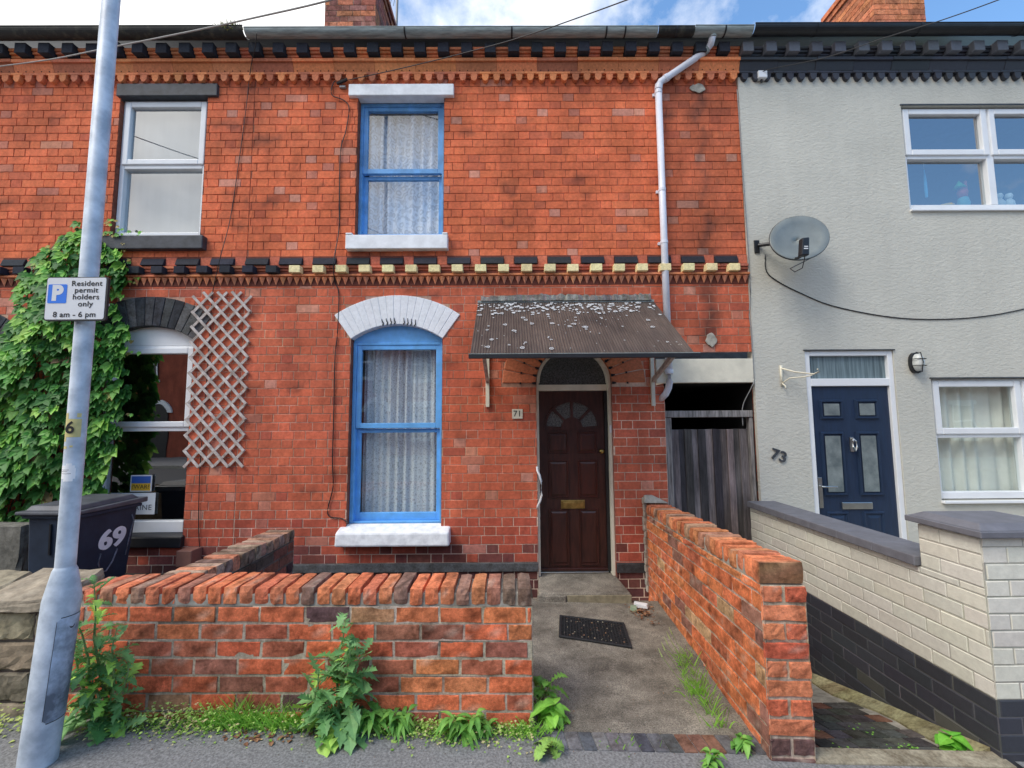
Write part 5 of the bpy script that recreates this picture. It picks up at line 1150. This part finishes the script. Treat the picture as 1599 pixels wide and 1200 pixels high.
# wheelie bin
BX, BY = -3.86, -.86
t = thing('wheelie_bin', (BX, BY+.3, .06), 'dark wheelie bin marked 69 standing in the garden behind the lamp post', 'bin')
ca, sa = math.cos(R(-3)), math.sin(R(-3))
def bp(u, v, z): return (-3.655+ca*u-sa*v, -.86+sa*u+ca*v, z)      # u to the left negative, v toward the house
q = MB(); q.hexa([bp(-.42,.03,.12),bp(-.03,.03,.12),bp(-.03,.50,.12),bp(-.42,.50,.12),bp(-.44,0,.86),bp(0,0,.86),bp(0,.56,.86),bp(-.44,.56,.86)]); bd = q.build('body', M['binplastic'], t, bevel=.02)
q = MB(); q.hexa([bp(-.47,-.02,.845),bp(.02,-.02,.845),bp(.02,.58,.845),bp(-.47,.58,.845),bp(-.47,-.02,.875),bp(.02,-.02,.875),bp(.02,.58,.875),bp(-.47,.58,.875)]); q.build('rim', M['binplastic'], t, bevel=.006)
q = MB(); q.hexa([bp(-.50,-.05,.878),bp(.03,-.05,.878),bp(.03,.63,.878),bp(-.50,.63,.878),bp(-.50,-.05,.905),bp(.03,-.05,.905),bp(.03,.63,.925),bp(-.50,.63,.925)]); q.hexa([bp(-.46,-.01,.9055),bp(-.01,-.01,.9055),bp(-.01,.58,.924),bp(-.46,.58,.924),bp(-.44,.02,.945),bp(-.03,.02,.945),bp(-.03,.52,.965),bp(-.44,.52,.965)])
q.build('lid', mat('weathered grey plastic lid', (.085,.09,.105), .5, .25, 8), t, bevel=.008)
q = MB(); q.tube([bp(-.47,.0,.87),bp(-.53,.02,.88),bp(-.53,.5,.88),bp(-.47,.54,.87)], .016, 8); q.build('handle', M['blackplastic'], t, smooth=True)
q = MB(); q.hexa([bp(-.232,-.003,.55),bp(-.218,-.003,.55),bp(-.218,.01,.55),bp(-.232,.01,.55),bp(-.232,-.012,.80),bp(-.218,-.012,.80),bp(-.218,.0,.80),bp(-.232,.0,.80)]); q.build('rib', M['blackplastic'], bd)
for v in (.1, .44):
    q = MB(); q.tube([bp(-.46,v-.0,.145),bp(-.41,v,.145)], .085, 20); q.build('wheel', M['blackplastic'], t)
def bside(y, z, off=.002):                              # a point on the right face of the bin, y to the back
    k = (z-.12)/.74; u = -.03+.03*k; v0, v1 = .03-.03*k, .50+.06*k; return bp(u+off, v0+(v1-v0)*y, z)
q = MB(); [q.text('69', .225, lambda x, y, e=e, h=h: bside(.60+(x*1.05+e)/.50, .60+y+h, o_), bold=.004) for e, h, o_ in ((-.008,0,.002),(0,.004,.0027),(.008,0,.0034),(0,-.004,.0041))]; q.build('number', M['number'], bd)
q = MB(); pts = [(.42,.50),(.40,.42),(.46,.34),(.56,.33),(.66,.40),(.72,.50)]
q.tube([bside(a, b, .002) for a, b in pts], .007, 5); q.tube([bside(.90,.78), bside(.95,.72), bside(.93,.60), bside(.90,.42)], .006, 5); q.build('spray_mark', M['graffiti'], bd, smooth=True); t.location.x += .085
# door mat
t = thing('doormat', (.63, -.98, -.02), 'black rubber honeycomb doormat lying askew on the concrete path', 'doormat')
c4 = [Vector(p) for p in ((.355,-1.115,0),(.872,-1.258,0),(.914,-.856,0),(.403,-.728,0))]
def mp_(s, t_): v = (c4[0]*(1-s)+c4[1]*s)*(1-t_)+(c4[3]*(1-s)+c4[2]*s)*t_; v.z = path_z(v.x, v.y); return v
q = MB()
def strip(s0, s1, t0, t1, h):
    p = [mp_(s0,t0), mp_(s1,t0), mp_(s1,t1), mp_(s0,t1)]; q.hexa([a+Vector((0,0,.003)) for a in p]+[a+Vector((0,0,h)) for a in p])
for a in ((0,1,0,.055),(0,1,.945,1),(0,.04,.055,.945),(.96,1,.055,.945)): strip(*a, .018)
q.build('border', M['rubber'], t, bevel=.004)
q = MB(); nu, nv = 21, 13
for k in range(1, nu): s = .04+.92*k/nu; strip(s-.006, s+.006, .055, .945, .012+.002*(k % 2))
for k in range(1, nv): v = .055+.89*k/nv; strip(.04, .96, v-.009, v+.009, .013)
q.build('lattice', M['rubber'], t)
q = MB(); rnd = random.Random(8)
for k in range(80):
    p = mp_(rnd.uniform(.06,.94), rnd.uniform(.08,.92)); r = rnd.uniform(.003,.008); c = jit(rnd.choice([(.25,.14,.08),(.18,.1,.06),(.3,.26,.2),(.2,.18,.14)]), .2); a = rnd.uniform(0, 3)
    q.poly([p+Vector((r*math.cos(a+b), r*math.sin(a+b), .014+rnd.uniform(-.006,.003))) for b in (0, 1.6, 3.1, 4.7)], c)
q.build('trapped_grit', M['deadleaf'], t)

# ================================================================== plants
rp_ = random.Random(11)
def leaf_strip(q, base, d, up, length, width, prof, droop, fold=.25, c=(.1,.25,.05), n=None, twist=0):
    n = n or len(prof)-1; d = Vector(d).normalized(); s = d.cross(Vector(up)).normalized(); u = s.cross(d); rows = []
    for k in range(n+1):
        t = k/n; p = Vector(base)+d*(length*t)+Vector((0,0,-1))*(droop*length*t*t); w = width*prof[k]
        ss = s*math.cos(twist*t)+u*math.sin(twist*t)
        rows.append([q.vert(p+ss*w+u*(fold*w), c), q.vert(p, tuple(v*1.12 for v in c)), q.vert(p-ss*w+u*(fold*w), c)])
    for a, b in zip(rows, rows[1:]): q.face((a[0], a[1], b[1], b[0])); q.face((a[1], a[2], b[2], b[1]))
LOBED = [.10,.14,.62,.16,.85,.20,1.0,.26,.95,.5,.62,.2,0]
LANCE = [.1,.6,.95,1,.9,.62,.3,0]
OVAL = [.15,.7,1,.98,.8,.45,0]
BLADE = [1,.95,.8,.5,0]
def gcolr(a=(.06,.17,.035), b=(.14,.30,.06)):
    k = rp_.random(); return tuple(x*(1-k)+y*k for x, y in zip(a, b))
def thistle(loc, h, spread, label, nleaf, seed, flat=.0):
    rp_.seed(seed); t = thing('sow_thistle', loc, label, 'weed'); q = MB(); st = MB(); L0 = Vector(loc)
    for s in range(7):
        hh = h*(1, .82, .70, .60, .50, .42, .36)[s]; a0 = rp_.uniform(0, 6.28); off = (0, .02, .03, .05, .06, .07, .08)[s]
        lean = Vector((math.cos(a0)*(.08 if s == 0 else .32), -abs(math.sin(a0))*.18, 1)).normalized(); b0 = L0+Vector((math.cos(a0)*off, -abs(math.sin(a0))*off*.4, 0))
        pts = [b0+lean*hh*k/5+Vector((.016*math.sin(k*1.7+s*2),0,0)) for k in range(6)]
        st.tube(pts, [.008,.008,.007,.006,.004,.002], 6, (.15,.22,.09))
        m_ = int(nleaf*hh/h/3.2)
        for k in range(m_):
            f = ((k+rp_.random())/m_)**.85; p = pts[0].lerp(pts[-1], f); a = k*2.4+rp_.uniform(-.7,.7); el = rp_.uniform(-.25,.55)+.8*f*f
            d = Vector((math.cos(a), math.sin(a)*.7-.15, el)); ln = spread*(1.0-.5*f)*rp_.uniform(.45,1.35)
            c = gcolr((.055,.15,.045), (.15,.28,.11)) if rp_.random() < .82 else gcolr((.16,.32,.05), (.26,.40,.08))
            leaf_strip(q, p, d, (0,0,1), ln, ln*rp_.uniform(.20,.34), LOBED, rp_.uniform(.0,.9), rp_.uniform(.1,.6), c, twist=rp_.uniform(-.9,.9))
    st.build('stem', M['leaf'], t, smooth=True); q.build('leaves', M['leaf'], t)
thistle((-.93,-2.14,gz(-.93)), .60, .20, 'tall bushy sow thistle growing against the middle of the front wall', 95, 2)
thistle((-2.10,-2.16,gz(-2.1)), .78, .165, 'tall leafy thistle squeezed between the lamp post and the wall', 135, 5)
def lance_plant(loc, label, n, ln, seed, group=None, cat='weed', name='lance_leaf_weed', prof=LANCE, wid=.105, cc=((.06,.17,.03),(.15,.30,.06)), el=(.2,1.0)):
    rp_.seed(seed); t = thing(name, loc, label, cat, group); q = MB(); st = MB(); L0 = Vector(loc)
    for s in range(max(1, n//7)):
        a0 = rp_.uniform(0, 6.28); tip = L0+Vector((math.cos(a0)*ln*.6*rp_.random(), math.sin(a0)*ln*.25*rp_.random()-.02, ln*rp_.uniform(.35,.85))); st.tube([L0, L0.lerp(tip, .5)+Vector((0,0,.01)), tip], [.004,.0035,.002], 5, (.22,.2,.06))
        for k in range(7):
            f = .35+.65*k/6; a = k*2.2+a0; e = rp_.uniform(*el); d = Vector((math.cos(a), math.sin(a)*.8-.1, e)); leaf_strip(q, L0.lerp(tip, f), d, (0,0,1), ln*rp_.uniform(.6,1.0), ln*wid*rp_.uniform(.8,1.2), prof, rp_.uniform(.5,1.1), .25, gcolr(*cc))
    st.build('stem', M['leaf'], t, smooth=True); q.build('leaves', M['leaf'], t)
for (px, py, n, ln, sd, lb) in ((585,1125,49,.14,3,'bright clump of lance-leaved weeds right beside the tall thistle'), (625,1122,49,.13,4,'lance-leaved weed with upright leaves at the foot of the front wall'), (722,1140,49,.135,6,'spreading lance-leaved weed out on the tarmac below the wall'), (752,1130,35,.11,7,'smallest lance-leaved weed near the right end of the front wall')):
    w = at(px, py, -2.13); lance_plant((w.x, -2.13-(.03 if py > 1135 else 0), gz(w.x)), lb, n, ln, sd, 'lance-leaved weeds along the front wall')
lance_plant((.155,-1.92,gz(.15)), 'tall dandelion clump at the path side of the front wall end', 21, .19, 8, None, 'weed', 'dandelion', LOBED, .15, ((.07,.18,.03),(.16,.32,.06)), (.8, 2.4))
lance_plant((.23,-2.03,gz(.2)), 'broad-leaved dandelion sprawling over the path edging', 28, .13, 9, None, 'weed', 'dandelion', OVAL, .24, ((.10,.25,.035),(.2,.40,.06)), (.0, .6))
lance_plant((.19,-2.25,gz(.2)), 'flat dandelion rosette in the joint between path and pavement', 14, .11, 10, None, 'weed', 'dandelion', LOBED, .26, ((.12,.22,.05),(.22,.36,.08)), (.0, .7))
lance_plant((1.16,-2.20,gz(1.2)), 'small green weed at the street end of the orange side wall', 28, .075, 12, None, 'weed', 'leafy_weed', OVAL, .2)
lance_plant((.95,-2.33,gz(.9)), 'little tuft of weed sprouting from the pavement by the path edging', 21, .09, 13, None, 'weed', 'leafy_weed', LANCE, .15)
lance_plant((2.28,-2.12,ramp_z(0,-2.12)), 'bright broad-leaved weed at the foot of the black wall base', 14, .10, 14, None, 'weed', 'leafy_weed', OVAL, .42, ((.07,.24,.025),(.13,.34,.04)), (.2,.8))
def grass(q, x, y, z, n, h, sp, c=((.10,.24,.03),(.22,.40,.07)), lean=0):
    for _ in range(n):
        b = Vector((x+rp_.gauss(0, sp), y+rp_.gauss(0, sp*.4), z)); a = rp_.uniform(0, 6.28); hh = h*rp_.uniform(.4,1.1)
        d = Vector((math.cos(a)*.5+lean, math.sin(a)*.35-.1, 1)); leaf_strip(q, b, d, (math.cos(a+1.5), math.sin(a+1.5), .2), hh, rp_.uniform(.0018,.0038), BLADE, rp_.uniform(.1,.7), .1, gcolr(*c))
q = MB(); rp_.seed(20)
for x, n, h in ((-1.42,170,.24),(-1.27,150,.20),(-1.55,110,.17),(-1.14,120,.20),(-1.65,40,.11),(-1.85,30,.09),(-.35,60,.11),(-.1,70,.10),(0.05,90,.11),(.12,50,.10),(-.62,60,.13),(-.75,50,.12)): grass(q, x, -2.13, gz(x), n, h, .06)
for k in range(8): grass(q, 1.20-.012*k, -1.35-.10*k, gz(1.2), 20, .20, .03, lean=-.15)
grass(q, .16, -1.98, gz(.1), 60, .20, .03); grass(q, 1.12, -1.75, gz(1.1), 40, .2, .05, lean=-.3); grass(q, .55, -2.19, gz(.5), 18, .06, .1); grass(q, 2.5, -2.38, gz(2.5), 25, .07, .06)
for k in range(5):                                     # seed heads on long stalks
    b = Vector((1.16-.03*k, -1.5-.13*k, gz(1.2))); e = b+Vector((-.10-.03*k, -.05, .26+.03*k)); q.tube([b, b.lerp(e, .5)+Vector((.0,0,.04)), e], .0014, 4, (.22,.3,.1)); q.tube([e, e+Vector((-.02,0,.045))], [.004,.001], 5, (.30,.36,.14))
tag(q.build('grass', M['leaf']), kind='stuff')
q = MB(); rp_.seed(31)
def speck(x, y, z, c, r): 
    a = rp_.uniform(0, 6.28); e = rp_.uniform(.1, 1.0); leaf_strip(q, (x, y, z+.002), (math.cos(a), math.sin(a), e), (0,0,1), r, r*.32, OVAL, .5, .2, c)
for k in range(4200):
    x = rp_.uniform(-2.2, .12); dens = .55+.45*math.sin(x*7+1)*math.sin(x*3.1)
    if rp_.random() > dens: continue
    y = -2.10-abs(rp_.gauss(0, .065)); 
    speck(x, y, gz(x)+rp_.random()**2*(.10 if x < -.9 else .06), gcolr((.10,.20,.03),(.26,.36,.10)) if rp_.random() < .8 else gcolr((.3,.28,.14),(.38,.33,.18)), rp_.uniform(.010,.024))
for k in range(260):
    x = rp_.uniform(1.55, 2.25); y = -2.12+rp_.random()*.45; speck(x, y, ramp_z(x, y)+.008, gcolr((.08,.2,.03),(.16,.34,.05)), rp_.uniform(.008,.02)) if math.sin(x*19)+math.sin(y*23) > .7 else None
for k in range(420):
    x = rp_.uniform(-3.2, -2.25); speck(x, -2.12-abs(rp_.gauss(0,.07)), gz(x)+rp_.random()**2*.1, gcolr((.16,.25,.05),(.36,.38,.14)), rp_.uniform(.012,.03))
tag(q.build('low_weeds', M['leaf']), kind='stuff')
q = MB(); rp_.seed(40)
for k in range(230):
    near = rp_.random() < .5
    x, y = (1.14+rp_.gauss(0,.05), -.62+rp_.gauss(0,.10)) if near else ((-1.25+rp_.gauss(0,.10), -2.2+rp_.gauss(0,.03)) if rp_.random() < .5 else (rp_.uniform(.2,1.2), rp_.uniform(-2.0,-.5)))
    z = (path_z(x, y) if x > .1 else gz(x))+.004+ (rp_.random()*.03 if near else 0); a = rp_.uniform(0, 6.28); r = rp_.uniform(.012,.035) if near or x < 0 else rp_.uniform(.004,.010)
    leaf_strip(q, (x,y,z), (math.cos(a), math.sin(a), rp_.uniform(-.1,.5)), (0,0,1), r, r*.35, OVAL, .2, .3, gcolr((.16,.07,.04),(.32,.17,.09)))
tag(q.build('fallen_leaves', M['deadleaf']), kind='stuff')
q = MB(); rp_.seed(55)                                  # loose grit on the path and the pavement
for k in range(900):
    x, y = (rp_.uniform(.14,1.26), rp_.uniform(-2.1,-.45)) if k < 520 else (rp_.uniform(-2.1,1.3), -2.12-abs(rp_.gauss(0,.10)))
    if k < 160: x, y = 1.24+rp_.gauss(0,.03)-.0, rp_.uniform(-2.1,-.5)
    z = (path_z(x, y) if y > -2.1 and x > .12 else gz(x)); r = rp_.uniform(.0015,.0045); c = jit(rp_.choice([(.10,.09,.075),(.3,.27,.22),(.16,.13,.1),(.42,.40,.36),(.05,.05,.045),(.22,.12,.07)]), .2); a = rp_.uniform(0, 6.28)
    b_ = [(x+r*math.cos(a+t_)*rp_.uniform(.7,1.2), y+r*math.sin(a+t_), z) for t_ in (0, 1.57, 3.14, 4.71)]; i_ = [q.vert(p, c) for p in b_]; tp = q.vert((x, y, z+r*.9), c)
    for j in range(4): q.face((i_[j], i_[(j+1) % 4], tp))
tag(q.build('grit', M['deadleaf']), kind='stuff')
q = MB(); q.hexa([(1.08,-.53,-.03),(1.20,-.56,-.03),(1.22,-.52,-.03),(1.10,-.49,-.03),(1.085,-.53,.012),(1.19,-.555,-.005),(1.21,-.515,.005),(1.10,-.49,.015)]); tag(q.build('paper_scrap', M['paper'], bevel=.004, origin=(1.15,-.52,-.02)), 'crumpled white paper scrap lying against the side wall by the doorstep', 'litter')
q = MB(); q.hexa([(1.03,-.60,-.03),(1.09,-.62,-.03),(1.10,-.57,-.03),(1.05,-.55,-.03),(1.035,-.60,.010),(1.085,-.62,.0),(1.095,-.57,.012),(1.05,-.55,.004)]); tag(q.build('wrapper', mat('pale green wrapper', (.28,.36,.25), .4), bevel=.003, origin=(1.06,-.58,-.02)), 'small pale green wrapper beside the white paper scrap', 'litter')

# ------------------------------------------------------------------ creeper on number 69
t = thing('creeper', (-4.7, -.1, 0), 'dense green creeper climbing the front of the left-hand house behind the lamp post', 'creeper')
poly = [(-60,560),(0,548),(22,525),(40,480),(52,440),(62,415),(88,388),(118,366),(136,352),(160,372),(176,388),(205,402),(216,428),(203,450),(205,480),(212,520),(205,560),(208,610),(196,650),(198,690),(180,740),(176,775),(120,800),(0,815),(-60,830)]
def inside(x, y):
    r = False; j = len(poly)-1
    for i in range(len(poly)):
        (xi, yi), (xj, yj) = poly[i], poly[j]
        if (yi > y) != (yj > y) and x < (xj-xi)*(y-yi)/(yj-yi)+xi: r = not r
        j = i
    return r
pw_ = [at(a, b, 0) for a, b in poly]
def edge_dist(x, z): return min(math.hypot(x-a.x, z-a.z) for a in dense)
dense = [pw_[i].lerp(pw_[(i+1) % len(pw_)], k/6) for i in range(len(pw_)) for k in range(6)]
poly = [(p.x, p.z) for p in pw_]
q = MB(); back = MB(); rp_.seed(77)
def vleaf(p, size, c, hang, yawn):
    # five drooping leaflets from one stalk
    for a, s in ((-1.75,.62),(-.85,.9),(0,1.0),(.85,.9),(1.75,.62)):
        a += rp_.uniform(-.18,.18); d = Vector((math.sin(a)*.9+yawn, -.42-rp_.uniform(0,.35), -math.cos(a)*(.85 if abs(a) < 1.6 else .5)))
        leaf_strip(q, p, d, (0,-1,.35), size*s, size*s*.33, [.06,.5,.92,1,.78,.36,0], rp_.uniform(.05,.35), rp_.uniform(.1,.4), tuple(v*rp_.uniform(.9,1.1) for v in c))
n = 0
while n < 1600:
    x, z = rp_.uniform(-5.75,-3.72), rp_.uniform(.6,3.85)
    if not inside(x, z): continue
    e = min(1, edge_dist(x, z)/.45); y = -.03-(.05+.20*e)*rp_.random()**.6 - .08*e*(math.sin(x*7+1)*math.sin(z*5)+.3)
    y = min(y, -.012); n += 1
    k = rp_.random(); c = (.028,.10,.020) if k < .3 else (.05,.155,.028) if k < .65 else (.09,.23,.04) if k < .92 else (.20,.36,.07)
    if x < -4.85 and rp_.random() < .3: c = (.13,.28,.04)
    if z > 3.2 and rp_.random() < .35: c = (.16,.30,.05)
    if rp_.random() < .02: c = rp_.choice([(.22,.15,.06),(.30,.27,.08),(.15,.09,.05)])
    vleaf(Vector((x, y, z)), rp_.choice([.055,.075,.09,.10,.12,.14])*rp_.uniform(.85,1.12), c, 1, rp_.uniform(-.3,.3))
for k in range(60):                                     # young shoots reaching past the edge
    e = rp_.choice([at(136,352,-.02), at(180,386,-.02), at(212,430,-.02), at(205,540,-.03), at(60,430,-.02), at(100,395,-.02), at(195,660,-.03), at(180,366,-.02), at(205,372,-.02)]); p = e+Vector((rp_.uniform(-.12,.14), -rp_.uniform(0,.06), rp_.uniform(-.1,.16)))
    vleaf(p, rp_.uniform(.03,.055), rp_.choice([(.18,.34,.06),(.28,.22,.07),(.10,.24,.05)]), 1, 0)
q.build('leaves', M['leaf'], t)
q = MB()
for k in range(26):
    x = rp_.uniform(-5.5,-4.4); pts = [Vector((x, -.02, .1))]
    while pts[-1].x < -4.3 and (inside(pts[-1].x, pts[-1].z) or pts[-1].z < 1.0):
        pts.append(pts[-1]+Vector((rp_.uniform(-.09,.09), rp_.uniform(-.01,.01), .17))); pts[-1].y = min(-.008, max(-.05, pts[-1].y))
        if len(pts) > 26: break
    q.tube(pts[:-1] if len(pts) > 2 else [pts[0], pts[0]+Vector((0,0,.2))], .006, 5, (.12,.09,.06))
q.build('stem', M['wood'], t, smooth=True)

# ================================================================== the far side of the street (seen in the window glass)
oh = thing('terraced_house', (-3.2, -16.5, 0), 'red brick terraced house across the street, mirrored in the window glass', 'house', 'houses across the street')
q = MB(); q.box(-2.6-3.2, 2.6-3.2, -24, -16.5, -.4, 5.6, (.34,.09,.055)); q.build('wall', M['brick'], oh)
q = MB(); q.prism([(-5.8,-16.3,5.55),(-5.8,-20.2,8.3),(-5.8,-24.2,5.55)], (5.2,0,0)); q.build('roof', M['roof'], oh)
for x, z, h in ((-4.3,.9,1.6),(-4.3,3.7,1.5),(-1.9,3.7,1.5)):
    q = MB(); q.box(x-.5, x+.5, -16.52, -16.45, z, z+h); w_ = q.build('window', M['black'], oh)
    q = MB(); rect_frame(q, x-.5, x+.5, z, z+h, .06, .06, .06, .06, -16.45, -16.42); q.box(x-.44, x+.44, -16.45, -16.42, z+h*.48, z+h*.54); q.build('frame', M['upvc'], w_)
    bx('lintel', M['white'], w_, x-.62, x+.62, -16.5, -16.40, z+h, z+h+.2); bx('sill', M['white'], w_, x-.58, x+.58, -16.5, -16.38, z-.12, z)
q = MB(); q.prism([(-1.25+.45*math.cos(math.pi*k/14), -16.5, 2.1+.45*math.sin(math.pi*k/14)) for k in range(15)]+[(-1.70,-16.5,0),(-.80,-16.5,0)], (0,.06,0)); q.build('door', M['black'], oh)
q = MB()
for k in range(14):
    t0, t1 = math.pi*k/14, math.pi*(k+1)/14; q.prism([(-1.25+r*math.cos(a), -16.5, 2.1+r*math.sin(a)) for r, a in ((.46,t0),(.46,t1),(.66,t1),(.66,t0))], (0,.09,0))
q.build('arch', M['white'], oh)
def copy_tree(o, parent=None):
    c = o.copy(); col.objects.link(c)
    if parent: c.parent = parent
    for ch in list(o.children): copy_tree(ch, c)
    return c
for k in (-5, -4, -3, -2, -1, 1, 2, 3, 4, 5):
    c = copy_tree(oh); c.location.x += 5.2*k; c.location.z = gz(c.location.x)
